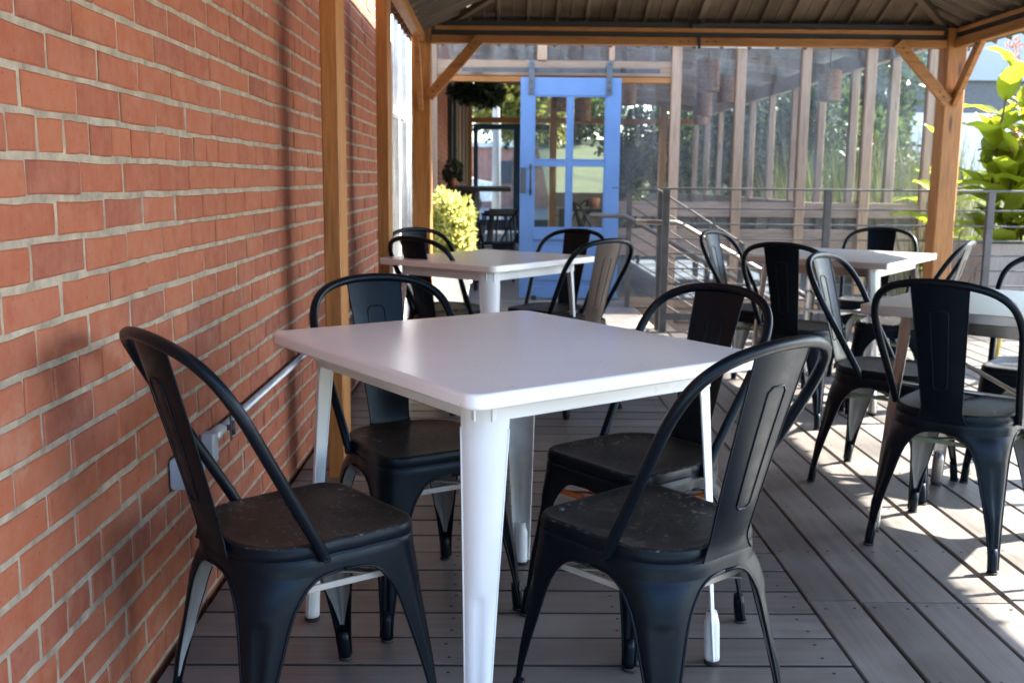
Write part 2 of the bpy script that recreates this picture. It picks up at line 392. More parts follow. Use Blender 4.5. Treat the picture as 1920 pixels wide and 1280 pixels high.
# ------------------------------------------------------------------ deck
deck = thing('wooden_deck', 'grey brown stained board deck under the pavilion and tables', 'deck', (0, 0, 0)); deck['kind'] = 'structure'
WALLX = -0.79
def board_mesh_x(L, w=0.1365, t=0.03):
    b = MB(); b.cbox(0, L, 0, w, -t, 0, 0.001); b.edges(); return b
pitch = 0.1462
SEAM = 0.85
y = 2.38 - 10*pitch
lenA = SEAM - 0.006 - (WALLX+0.02)
ba = board_mesh_x(lenA).mesh('board', ['deck_x', 'board_gap_shade'])
while y < 9.6:
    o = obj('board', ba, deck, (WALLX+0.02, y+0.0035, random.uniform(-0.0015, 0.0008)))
    if y > 7.62:      # by the door the deck runs on to the stair head
        bb = MB(); bb.cbox(SEAM+0.002, 1.16, y+0.0035, y+0.1425, -0.03, 0, 0.004); bb.build('board', 'deck_x', deck)
    y += pitch
# boards running away from the viewer, right of the seam
k = 0; x = SEAM
while x < 5.6:
    cuts = [0.4, 2.6, 6.1, 7.62] if k % 4 in (1, 2) else ([0.4, 2.6, 5.0, 7.62] if k % 4 == 3 else ([0.4, 2.62, 7.62] if k else [0.4, 2.615, 6.2, 7.62]))
    for a, b_ in zip(cuts, cuts[1:]):
        bb = MB(); bb.cbox(0, 0.131+random.uniform(-0.003, 0.001), 0, b_-a-0.009, -0.03, 0, 0.003)
        bb.build('board', 'deck_y', deck, (x+0.004, a, random.uniform(-0.002, 0.001)))
    x += 0.14; k += 1
b = MB(); b.box(WALLX+0.02, 5.6, 0.4, 7.6, -0.35, -0.055); b.box(WALLX+0.02, 1.15, 7.6, 9.6, -0.35, -0.055); b.build('frame', 'rubber', deck)
b = MB(); b.cbox(1.16, 1.20, 7.64, 9.58, -0.25, -0.004); b.build('edge_board', 'deck_y', deck)
sc_ = MB()
for j in range(0, 44):                      # screw heads
    yy = 2.38-6*pitch + j*pitch
    for xx in (-0.55, -0.12, 0.31, 0.79):
        for dy in (0.035, 0.105):
            if yy < 5.5: sc_.disc((xx+random.uniform(-.008, .008), yy+dy, 0.0012), 0.005, seg=6)
for i in range(0, 24):
    for jj in range(0, 12):
        for dx in (0.03, 0.108):
            yy = 1.72+jj*0.42
            sc_.disc((SEAM+i*0.14+dx+random.uniform(-.006, .006), yy+random.uniform(-.01, .01), 0.0015), 0.005, seg=6)
sc_.build('screw_heads', 'rubber', deck, kind='stuff')

# ------------------------------------------------------------------ brick wall
wall = thing('brick_wall', 'red brick building wall running down the left side', 'wall', (WALLX, 0, 0)); wall['kind'] = 'structure'
CH = 0.0724; Z0 = 1.163; ML = 0.0125; BY0 = 0.9; BY1 = 7.15
w = MB(); w.box(-0.5, -0.0035, BY0-0.5, BY1+0.02, -0.6, 3.6); w.build('mortar', 'mortar', wall)
wb = MB(); wb.box(-0.5, -0.004, 9.2, 22.0, -0.6, 3.6); 
def brick_mesh(L, seed):
    rg = random.Random(seed); H_ = CH-ML; T = 0.03; e = 0.0035
    b = MB(); j = lambda: rg.uniform(-0.0022, 0.0018)
    base = [(0, 0), (L*.35, 0), (L*.7, 0), (L, 0), (L, H_*.5), (L, H_), (L*.62, H_), (L*.3, H_), (0, H_), (0, H_*.45)]
    n = len(base); cy_, cz_ = L/2, H_/2; q = lambda v, c, a: v+(-a if v > c+1e-4 else (a if v < c-1e-4 else 0))
    off = [(j(), j()) for _ in base]
    fr = [(-0.0006+j()*0.25, q(y_, cy_, e)+oy, q(z_, cz_, e)+oz) for (y_, z_), (oy, oz) in zip(base, off)]
    mid = [(-e, y_+oy*.8, z_+oz*.8) for (y_, z_), (oy, oz) in zip(base, off)]
    bk = [(-T, y_+oy*.8, z_+oz*.8) for (y_, z_), (oy, oz) in zip(base, off)]
    b.add(fr+mid+bk, [tuple(range(n))] + [(i, n+i, n+(i+1) % n, (i+1) % n) for i in range(n)] + [(n+i, 2*n+i, 2*n+(i+1) % n, n+(i+1) % n) for i in range(n)])
    return b
STR = 0.2225; HED = 0.11125
stre = [brick_mesh(STR-ML*0.85, 10+i).mesh('brick', 'brick_one') for i in range(7)]
head = [brick_mesh(HED-ML*0.85, 50+i).mesh('brick', 'brick_one') for i in range(6)]
lst = []
for n_ in range(-24, 34):
    z = Z0 + n_*CH
    if z < -0.35 or z > 3.3: continue
    if n_ % 6 == 0: y0, L, kind_ = 1.656-7*HED, HED, 1
    else: y0, L, kind_ = 1.715-4*STR + (HED if n_ % 2 == 0 else 0), STR, 0
    yy = y0
    while yy < BY1:
        if yy+L <= BY1+0.02 and yy >= BY0:
            # apparent size in the photograph; only the visible part counts
            zc = z+CH/2; yc = yy+L/2
            px = 938+(WALLX)/yc*1893; py = 335+(1.132-zc)/yc*1893
            vis = px > -40 and -30 < py < 1310 and zc > -0.03
            lst.append(((1/yc**3 if vis else 0), yy, z, L, kind_))
        yy += L
lst.sort(key=lambda t: -t[0])
many = MB(); rnds = []
for i, (s_, yy, z, L, kd) in enumerate(lst):
    dx = random.uniform(-0.0015, 0.003); dy = ML*0.42+random.uniform(-0.002, 0.002); dz = ML/2+random.uniform(-0.0012, 0.0012)
    if i < 300:
        o = obj('brick', random.choice(head if kd else stre), wall, (dx, yy+dy, z+dz))
        o.rotation_euler = (random.uniform(-0.006, 0.006), 0, random.uniform(-0.008, 0.008))
    else:
        b = brick_mesh(L-ML*0.85, i); nv = len(many.v)
        many.add([(p[0]+dx, p[1]+yy+dy, p[2]+z+dz) for p in b.v], b.f)
        rnds += [random.random()]*len(b.f)
me = many.mesh('bricks', 'brick_many'); at = me.attributes.new('rnd', 'FLOAT', 'FACE'); at.data.foreach_set('value', rnds)
obj('bricks', me, wall, kind='stuff')

# conduit, clamp and boxes on the wall
cd = thing('conduit_pipe', 'thin grey metal conduit running low along the brick wall', 'pipe', (WALLX, 2.62, 0.44))
b = MB(); b.tube([(0.022, 0.02, 0.0), (0.022, 3.9, 0.0)], 0.0125, 10); b.build('pipe', 'galvanised', cd)
b = MB(); b.tube([(0.022, 0.0, 0.0), (0.022, 0.10, 0.0)], 0.019, 12); b.cbox(0.004, 0.042, -0.03, 0.012, -0.055, 0.022, 0.006); b.build('elbow', 'galvanised', cd)
b = MB(); b.bar((0.044, 0.135, -0.035), (0.044, 0.135, 0.035), 0.022, 0.005, up=(1, 0, 0)); b.tube([(0.03, 0.135, 0.0), (0.052, 0.135, 0.0)], 0.008, 8); b.tube([(0.05, 0.135, -0.02), (0.05, 0.135, 0.02)], 0.006, 8)
b.build('clamp', 'steel_rail', cd)
ob = thing('outlet_box', 'small square grey outlet box screwed to the brick wall', 'outlet box', (WALLX, 2.40, 0.425))
b = MB(); b.cbox(0.003, 0.042, -0.05, 0.075, -0.038, 0.038, 0.006); b.build('box', 'box_grey', ob)
b = MB(); b.cbox(0.042, 0.048, -0.055, 0.080, -0.042, 0.042, 0.002); b.build('cover', 'box_grey', ob)

# white sash window in the sunlit end of the wall
wn = thing('wall_window', 'tall white framed window in the brick wall past the second post', 'window', (WALLX, 7.2, 0))
b = MB()
for (y0, y1, z0, z1) in ((0.0, 0.22, -0.3, 3.6), (1.62, 2.0, -0.3, 3.6), (0.22, 1.62, -0.3, 0.35), (0.22, 1.62, 2.75, 3.6)): b.cbox(-0.3, 0.02, y0, y1, z0, z1)
b.build('surround', 'white_trim', wn)
fr = MB(); fr.cbox(-0.05, 0.0, 0.22, 0.28, 0.36, 2.74); fr.cbox(-0.05, 0.0, 1.56, 1.62, 0.36, 2.74); fr.cbox(-0.05, 0.0, 0.29, 1.55, 1.60, 1.66); fr.cbox(-0.05, -0.002, 0.9, 0.94, 0.36, 1.59); fr.cbox(-0.05, -0.002, 0.9, 0.94, 1.67, 2.74)
frame = fr.build('frame', 'white_trim', wn)
for y0, y1 in ((0.285, 0.895), (0.945, 1.555)):
    for z0, z1 in ((0.37, 1.59), (1.67, 2.73)):
        p = MB(); p.box(-0.034, -0.028, y0, y1, z0, z1); p.build('pane', 'window_glass', frame)
b = MB(); b.box(-1.5, -0.31, 0.0, 2.0, -0.3, 3.6); b.build('room_wall', 'facade_white', wn)
# the wall goes on inside the enclosure
wi = thing('inner_brick_wall', 'dim red brick wall inside the enclosed patio beside its doorway', 'wall', (WALLX, 0, 0)); wi['kind'] = 'structure'
w = MB(); w.box(-0.5, -0.010, 9.2, 22.0, -0.6, 3.6); w.build('mortar', 'mortar', wi)
inn = MB(); rn = []
for n_ in range(-16, 26):
    z = Z0+n_*CH; yy = 9.72+(HED if n_ % 2 else 0)
    while yy < 17.0:
        b = brick_mesh(STR-ML*0.85, int(yy*100)+n_); inn.add([(p[0], p[1]+yy, p[2]+z+ML/2) for p in b.v], b.f); rn += [random.random()]*len(b.f); yy += STR
me = inn.mesh('bricks', 'brick_many'); at = me.attributes.new('rnd', 'FLOAT', 'FACE'); at.data.foreach_set('value', rn); obj('bricks', me, wi, kind='stuff')

# ------------------------------------------------------------------ pavilion
pav = thing('pavilion', 'cedar post pavilion with dark ribbed metal roof over the tables', 'pavilion', (0, 0, 0))
XL, XR, YF = -0.57, 3.255, 7.47         # post centre lines
YN = 1.0
def part(name, mb, mat, par, **k): return mb.build(name, mat, par, **k)
for (px, py, wx, wy) in ((XL, YF, 0.14, 0.14), (XR, YF, 0.145, 0.15), (XR, 0.50, 0.14, 0.14), (XL, 0.40, 0.14, 0.14)):
    b = MB(); b.cbox(px-wx/2, px+wx/2, py-wy/2, py+wy/2, 0.002, 2.215, 0.008); part('post', b, 'cedar_z', pav)
for py, x0, wx, dy in ((3.72, -0.645, 0.062, 0.17), (5.37, -0.645, 0.062, 0.17)):
    b = MB(); b.cbox(x0, x0+wx, py, py+dy, 0.002, 2.10, 0.004); part('side_plank', b, 'cedar_z', pav)
# far beam
Yb = YF-0.04
b = MB(); b.cbox(XL+0.075, XR-0.078, Yb-0.03, Yb+0.05, 2.078, 2.135, 0.004); part('beam', b, 'cedar_x', pav)
b = MB(); b.box(XL+0.075, XR-0.078, Yb-0.012, Yb+0.04, 2.136, 2.168); b.box(XL+0.075, XR-0.078, Yb-0.012, Yb+0.04, 2.199, 2.235); part('channel', b, 'black_iron', pav)
b = MB(); b.cbox(XL+0.10, XR-0.11, Yb-0.026, Yb+0.045, 2.169, 2.198, 0.003); part('trim_strip', b, 'cedar_x', pav)
b = MB(); b.cbox(1.395, 1.415, Yb-0.045, Yb-0.031, 2.055, 2.13, 0.002); part('splice_plate', b, 'black_iron', pav)
b = MB(); b.cbox(1.35, 1.46, Yb-0.05, Yb-0.028, 2.195, 2.222, 0.002); part('splice_plate', b, 'black_iron', pav)
# near beam, side beams
b = MB(); b.cbox(XL+0.075, XR-0.075, 0.47, 0.53, 2.078, 2.16, 0.004); part('beam', b, 'cedar_x', pav)
for s, xx in ((-1, XL), (1, XR)):
    b = MB(); b.cbox(xx-0.03, xx+0.03, 0.55, YF-0.08, 2.078, 2.145, 0.004); part('beam', b, 'cedar_y', pav)
    b = MB(); b.box(xx-0.02, xx+0.02, 0.55, YF-0.08, 2.146, 2.18); b.box(xx-0.02, xx+0.02, 0.55, YF-0.08, 2.211, 2.228); part('channel', b, 'black_iron', pav)
    b = MB(); b.cbox(xx-0.028, xx+0.028, 0.55, YF-0.11, 2.181, 2.210, 0.003); part('trim_strip', b, 'cedar_y', pav)
# braces with bolts
def brace(p0, p1, nrm, w_=0.075, t=0.038):
    b = MB(); b.bar(p0, p1, t, w_, up=Vector(p1)-Vector(p0) if False else Vector(nrm).cross(Vector(p1)-Vector(p0)), c=0.003)
    br = part('brace', b, 'cedar_x', pav)
    d = (Vector(p1)-Vector(p0)).normalized(); n_ = Vector(nrm)
    for base, s in ((Vector(p0), 1), (Vector(p1), -1)):
        for a in (0.05, 0.095):
            c = base+d*a*s
            bb = MB(); bb.tube([c+n_*0.018, c+n_*0.024], 0.006, 8); bb.build('bolt', 'rubber', br)
brace((XL+0.055, YF-0.095, 1.70), (XL+0.42, YF-0.095, 2.105), (0, -1, 0))
brace((XR-0.06, YF-0.095, 1.70), (XR-0.44, YF-0.095, 2.105), (0, -1, 0))
brace((XR, YF-0.06, 1.70), (XR, YF-0.44, 2.105), (-1, 0, 0))
brace((XL, YF-0.06, 1.62), (XL, YF-0.50, 2.105), (1, 0, 0), 0.055)
for xs in (1.27, 1.33, 1.46, 1.52): 
    b = MB(); b.tube([(xs, Yb-0.029, 2.105), (xs, Yb-0.036, 2.105)], 0.006, 8); b.build('bolt', 'rubber', pav)
# metal roof: four slopes of ribbed sheets
EX0, EX1, EY0, EY1 = XL-0.10, XR+0.25, 0.45, YF+0.33; EZ = 2.135; PIT = 0.44
hw = (EX1-EX0)/2; RX = (EX0+EX1)/2; RZ = EZ+hw*PIT
def zroof(d): return EZ+d*PIT
def slope(side):
    pw = 0.205
    if side in ('far', 'near'): L = EX1-EX0
    else: L = EY1-EY0
    n = int(L/pw); pw = L/n
    for i in range(n):
        a0, a1 = i*pw, (i+1)*pw
        def top(a): return max(0.0, min(a, L-a, hw))
        def P(a, d, lift=0.0):
            z = zroof(d)+lift
            if side == 'far': return (EX0+a, EY1-d, z)
            if side == 'near': return (EX1-a, EY0+d, z)
            if side == 'right': return (EX1-d, EY1-a, z)
            return (EX0+d, EY0+a, z)
        prof = [(a0, 0.0), (a0+0.006, 0.0), (a0+0.014, -0.030), (a0+0.036, -0.030), (a0+0.044, 0.0), (a0+0.115, 0.0), (a0+0.120, -0.005), (a0+0.13, -0.005), (a0+0.135, 0), (a1, 0.0)]
        t = 0.004
        b = MB(); nn = len(prof); vs = []
        for off in (0.0, t):
            for (a, l) in prof: vs.append(P(a, 0, l+off))
            for (a, l) in prof: vs.append(P(a, top(a), l+off))
        fs = []
        for j in range(nn-1):
            fs.append((j, j+1, nn+j+1, nn+j)); fs.append((2*nn+j, 3*nn+j, 3*nn+j+1, 2*nn+j+1)); fs.append((j, 2*nn+j, 2*nn+j+1, j+1))
        fs.append((0, nn, 3*nn, 2*nn)); fs.append((nn-1, 3*nn-1, 4*nn-1, 2*nn-1))
        b.add(vs, fs)
        if top(a0) > 0.02 or top(a1) > 0.02: part('roof_sheet', b, 'roof_brown', pav)
for sd_ in ('far', 'right', 'left', 'near'): slope(sd_)
for (cx, cy, tx, ty) in ((EX0, EY1, 1, -1), (EX1, EY1, -1, -1), (EX0, EY0, 1, 1), (EX1, EY0, -1, 1)):
    b = MB(); b.bar((cx+tx*0.12, cy+ty*0.12, zroof(0.12)-0.045), (cx+tx*hw, cy+ty*hw, RZ-0.045), 0.05, 0.04, c=0.002); part('hip_rafter', b, 'roof_brown', pav)
b = MB(); b.bar((RX, EY0+hw, RZ-0.05), (RX, EY1-hw, RZ-0.05), 0.06, 0.05, c=0.002); part('ridge_beam', b, 'roof_brown', pav)
b = MB(); b.bar((RX, YF-0.05, zroof(0.38)-0.03), (RX, EY1-hw, RZ-0.045), 0.045, 0.03, c=0.002); part('rafter', b, 'roof_brown', pav)
b = MB()
for (p0, p1) in (((EX0, EY1), (EX1, EY1)), ((EX1, EY1), (EX1, EY0)), ((EX1, EY0), (EX0, EY0)), ((EX0, EY0), (EX0, EY1))):
    b.bar((*p0, EZ+0.012), (*p1, EZ+0.012), 0.012, 0.03, c=0.001)
part('eave_flashing', b, 'roof_dark', pav)
b = MB()
for (x0, x1, y0, y1) in ((XL+0.08, XR-0.08, YF+0.02, YF+0.05),): b.box(x0, x1, y0, y1, 2.20, 2.262)
for xx in (XL, XR): b.box(xx-0.010, xx+0.010, 0.55, YF-0.08, 2.19, 2.21)
part('closure_plate', b, 'roof_dark', pav)

# ------------------------------------------------------------------ corner leg builder (chair and table legs)
def quad_section(cx, cy, r, wx, wy, dim=0.0, nf=5, na=8):
    """cross section in the first quadrant, from the x-side to the y-side"""
    r = min(r, wx*0.999+0.0, wy*0.999+0.0) if True else r
    pts = []
    for i in range(nf):
        t = i/nf; pts.append((cx-wx+(wx-r)*t, cy))
    for i in range(na+1):
        a = PI/2*(1-i/na); k = 1-dim*math.exp(-((i-na/2)/1.4)**2)/max(r, 1e-4)
        pts.append((cx-r+r*math.cos(a)*k if True else 0, cy-r+r*math.sin(a)*k))
    for i in range(1, nf+1):
        t = i/nf; pts.append((cx, cy-r-(wy-r)*t))
    return pts

# ------------------------------------------------------------------ chair
ARCH = 0.392
WT = [(ARCH, 1.0), (0.389, 0.76), (0.382, 0.66), (0.370, 0.575), (0.352, 0.50), (0.330, 0.43), (0.30, 0.375), (0.26, 0.325), (0.21, 0.262), (0.16, 0.205), (0.11, 0.160), (0.06, 0.125), (0.0, 0.10)]
ZR = [ARCH, 0.389, 0.382, 0.370, 0.352, 0.330, 0.322, 0.314, 0.306, 0.295, 0.26, 0.235, 0.21, 0.18, 0.15, 0.12, 0.09, 0.06, 0.03, 0.012]
def chair_corner(front, z):
    """outer corner of the shell at height z: cx, cy, r"""
    t = max(0.0, (ARCH-z)/ARCH)
    if front: cx0, cy0, r0, cx1, cy1 = 0.180, 0.186, 0.060, 0.203, 0.222
    else: cx0, cy0, r0, cx1, cy1 = 0.176, 0.184, 0.125, 0.197, 0.222
    fl = t**1.15
    cx = cx0+(cx1-cx0)*fl; cy = cy0+(cy1-cy0)*fl
    r = r0+(0.020-r0)*min(1, t*1.6)**0.8
    if z > ARCH:
        u = (z-ARCH)/(0.45-ARCH); cx -= 0.004*u; cy -= 0.004*u
    return cx, cy, r
def shell_loop(z, inset=0.0):
    out = []
    for (front, sx, sy) in ((True, -1, 1), (True, 1, 1), (False, 1, -1), (False, -1, -1)):
        cx, cy, r = chair_corner(front, z); cx -= inset; cy -= inset; r = max(0.01, r-inset)
        q = quad_section(cx, cy, r, cx, cy)
        q = [(sx*a, sy*b) for a, b in q]
        if (sx, sy) in ((-1, 1), (1, -1)): q = q[::-1]
        out += q[:-1]
    return [(a, b, z) for a, b in out]
def make_chair(label):
    t = thing('metal_chair', label, 'chair', (0, 0, 0), 0, 'metal cafe chairs on the deck')
    s = MB()
    rows = []
    prof = [(0.445, 0.150), (0.4445, 0.10), (0.4452, 0.060), (0.447, 0.030), (0.4505, 0.016), (0.4525, 0.009), (0.452, 0.004), (0.4485, 0.0005), (0.442, -0.0012), (0.430, -0.0012), (0.4265, 0.0010), (0.4245, 0.0022), (0.4225, 0.0008), (0.4205, -0.0004), (0.405, -0.0002), (ARCH, 0.0)]
    for (z, ins) in prof:
        if ins > 0.02:
            k_ = 1-(ins-0.016)/0.175; rows.append([(x*k_, y*k_, z) for x, y, _ in shell_loop(min(z, 0.45), 0.016)])
        else: rows.append([(x, y, z) for x, y, _ in shell_loop(min(z, 0.45), ins)])
    s.grid(rows[:8], closed=True)
    s.cur = 1; s.grid(rows[7:], closed=True); s.cur = 0
    o = len(s.v); s.v.append((0, 0, 0.445)); n = len(rows[0])
    for j in range(n): s.f.append((j, (j+1) % n, o)[::-1]); s.sm.append(True); s.mi.append(0)
    for (hx, hy) in ((0, 0.02), (0.045, 0.02), (-0.045, 0.02), (0.022, 0.065), (-0.022, 0.065), (0.022, -0.03), (-0.022, -0.03)):
        s.cur = 2; s.disc((hx, hy, 0.4462), 0.0042, seg=8)
    s.build('seat', ['black_seat', 'black_paint', 'rubber'], t)
    for (front, sx, sy) in ((True, -1, 1), (True, 1, 1), (False, 1, -1), (False, -1, -1)):
        L = MB(); rows = []
        for z in ZR:
            cx, cy, r = chair_corner(front, z); w_ = lerp_tab(WT, z)
            wx, wy = (cx, cy) if z >= ARCH else (max(w_*0.178, 0.0205), max(w_*0.186, 0.0205))
            dm = 0.0075*max(0, min(1, (0.325-z)/0.022))*max(0, min(1, (z-0.03)/0.03))
            q = quad_section(cx, cy, min(r, wx*0.95, wy*0.95), wx, wy, dm)
            rows.append([(sx*a, sy*b_, z) for a, b_ in q])
        fl = (sx*sy > 0)
        L.grid(rows, flip=not fl)
        L.cur = 1
        ir = []
        for z, r_ in zip(ZR, rows):
            if z > 0.08:
                k_ = min(1.0, (z-0.075)/0.115)**0.7; mx_, my_ = r_[len(r_)//2][0], r_[len(r_)//2][1]
                ir.append([(mx_+(x_-mx_)*k_-sx*0.0026, my_+(y_-my_)*k_-sy*0.0026, z) for x_, y_, _ in r_])
        L.grid(ir, flip=fl); L.cur = 0
        for e in (0, -1):
            L.tube([r_[e] for r_ in rows], 0.0034, 6)
        cx, cy, r = chair_corner(front, 0.0)
        ft = [(sx*(chair_corner(front, z)[0]-0.0135), sy*(chair_corner(front, z)[1]-0.0135), z) for z in (0.075, 0.05, 0.02, 0.004)]
        L.tube(ft, [0.0125, 0.0145, 0.0145, 0.014], 10)
        lg = L.build('leg', ['black_paint', 'leg_inside'], t)
        fc = MB(); fc.tube([(sx*(cx-0.0135), sy*(cy-0.0135), 0.007), (sx*(cx-0.0135), sy*(cy-0.0135), 0.0)], 0.0158, 10); fc.build('foot_cap', 'rubber', lg)
    # back frame
    P = [(0.182, -0.045, 0.424), (0.184, -0.058, 0.452), (0.192, -0.108, 0.54), (0.204, -0.168, 0.645), (0.209, -0.213, 0.725), (0.192, -0.252, 0.788), (0.148, -0.281, 0.826), (0.078, -0.299, 0.845), (0, -0.304, 0.85)]
    pts = bez(P + [(-a, b, c) for a, b, c in P[-2::-1]], 5)
    n = len(pts); rad = [0.0118 if 3 < i < n-4 else 0.0105 for i in range(n)]
    h = MB(); h.tube(pts, rad, 12)
    for sx in (-1, 1): h.tube([(sx*0.174, -0.044, 0.424), (sx*0.192, -0.044, 0.424)], 0.008, 8)
    h.build('back_frame', 'black_paint', t)
    # back splat with its pressed panel
    sp = MB(); rows = []; NR, NC = 34, 24
    for i in range(NR+1):
        v = i/NR
        z = 0.425+v*0.418; yb = -0.1895-0.105*max(0, (v-0.06)/0.94)**1.08
        hwid = 0.056+0.026*v
        if v < 0.10: hwid += 0.018*((0.10-v)/0.10)**2
        row = []
        for j in range(NC+1):
            u = -1+2*j/NC; xx = u*hwid
            cur = -0.012*(1-u*u)*min(1, v*4)
            ph = 0.020+0.010*v; inside = (abs(xx) < ph and 0.26 < v < 0.83)
            edge = max(abs(xx)-ph, 0.0)
            em = 0.0
            row.append((xx, yb+cur-em, z))
        rows.append(row)
    sp.grid(rows, flip=True)
    sp.tube([r_[0] for r_ in rows], 0.0022, 6); sp.tube([r_[-1] for r_ in rows], 0.0022, 6)
    def spp(u, v):
        z = 0.425+v*0.418; yb = -0.1895-0.105*max(0, (v-0.06)/0.94)**1.08; hw_ = 0.056+0.026*v
        return (u, yb-0.012*(1-(u/hw_)**2)*min(1, v*4), z)
    def ph(v): return 0.017+0.011*v
    ring = [(-ph(.24)*a, .24) for a in (-.6, 0, .6)][::-1] + [(ph(.255), .26)] + [(ph(v), v) for v in (.4, .5, .6, .7)] + [(ph(.8), .80)] + [(ph(.82)*a, .825) for a in (.6, 0, -.6)] + [(-ph(.8), .80)] + [(-ph(v), v) for v in (.7, .6, .5, .4)] + [(-ph(.255), .26)]
    ring = ring[3:8] + ring[8:] + ring[:3]
    sp.tube([spp(u, v) for u, v in ring], 0.0024, 6, closed=True)
    sp.build('backrest', 'black_paint', t)
    # braces under the seat
    br = MB()
    zb = 0.335
    for (a, b_) in (((-1, 1), (1, -1)), ((1, 1), (-1, -1))):
        br.bar((a[0]*(.152 if a[1] > 0 else .128), a[1]*(0.158 if a[1] > 0 else 0.132), zb), (b_[0]*(.152 if b_[1] > 0 else .128), b_[1]*(0.158 if b_[1] > 0 else 0.132), zb+0.004*a[0]), 0.020, 0.004, c=0.001)
    for (a, b_) in (((-1, 1), (1, 1)), ((1, 1), (1, -1)), ((1, -1), (-1, -1)), ((-1, -1), (-1, 1))):
        fa, fb = (1.0 if a[1] > 0 else 0.84), (1.0 if b_[1] > 0 else 0.84)
        br.bar((a[0]*0.158*fa, a[1]*0.164*fa, zb+0.016), (b_[0]*0.158*fb, b_[1]*0.164*fb, zb+0.016), 0.006, 0.013, c=0.001)
    bo = br.build('cross_brace', 'brace_rusty', t)
    for sl in bo.material_slots: sl.link = 'OBJECT'; sl.material = MATS['brace_rusty']
    return t
chairs = [
 # x, y, facing degrees, brace material, label
 (0.318, 1.985, 130, 'brace_rusty', 'black metal chair at the near right of the front white table, back toward camera'),
 (-0.405, 1.985, 39, 'brace_rusty', 'black metal chair with scuffed seat beside the brick wall, near left of the front table'),
 (-0.212, 2.63, 300, 'brace_rusty', 'black metal chair behind the left of the front white table, its backrest facing the camera'),
 (0.356, 2.49, 218, 'brace_orange', 'black metal chair with orange rusted brace behind the right of the front white table'),
 (-0.23, 5.05, 50, 'brace_rusty', 'black metal chair at the near left of the far white table, back to the camera'),
 (-0.29, 5.43, 310, 'brace_rusty', 'dark metal chair at the far left of the far white table near the potted shrub'),
 (0.33, 4.98, 130, 'brace_rusty', 'chair with brown sheen on its backrest at the right of the far white table'),
 (0.27, 5.42, 236, 'brace_rusty', 'chair mostly hidden behind the far white table, before the blue door'),
 (1.41, 5.45, 322, 'brace_green_sheen', 'bluish metal chair at the left of the far steel table by the stair railing'),
 (1.45, 4.80, 53, 'brace_green_sheen', 'black metal chair with its back to the camera at the far steel table'),
 (2.21, 5.93, 243, 'brace_green_sheen', 'black metal chair behind the far steel table against the railing'),
 (1.99, 4.95, 146, 'brace_green_sheen', 'chair with sunlit back rim right of the far steel table, by the corner post'),
 (1.475, 3.725, 320, 'brace_green_sheen', 'grey backed metal chair at the far left of the near steel table, seen side on'),
 (1.45, 3.08, 49, 'brace_green_sheen', 'black chair with its back to the camera at the near steel table on the right'),
 (2.06, 3.76, 232, 'brace_green_sheen', 'black chair with sunlit seat beyond the near steel table, cut by the photo edge'),
 (2.27, 2.80, 141, 'brace_green_sheen', 'black metal chair at the near steel table, standing just outside the right edge'),
]
first = make_chair(chairs[0][4])
CH_OBJ = []
for i, (x, y, th, bm_, lab) in enumerate(chairs):
    o = first if i == 0 else copy_tree(first, lab)
    o.location = (x, y, 0); o.rotation_euler = (0, 0, R(th-90)); CH_OBJ.append(o)
for o, c in zip(CH_OBJ, chairs):
    for ch in o.children:
        if ch.name.startswith('backrest') and c[3] == 'brace_rusty' and 'brown sheen' in c[4]:
            ch.material_slots[0].link = 'OBJECT'; ch.material_slots[0].material = MATS['brown_sheen_paint']; ch['label'] = 'brown grey backrest'
        if ch.name.startswith('leg') and c[3] == 'brace_orange':
            ch.material_slots[1].link = 'OBJECT'; ch.material_slots[1].material = MATS['brace_orange']
        if ch.name.startswith('cross_brace'): ch.material_slots[0].link = 'OBJECT'; ch.material_slots[0].material = MATS[c[3]]

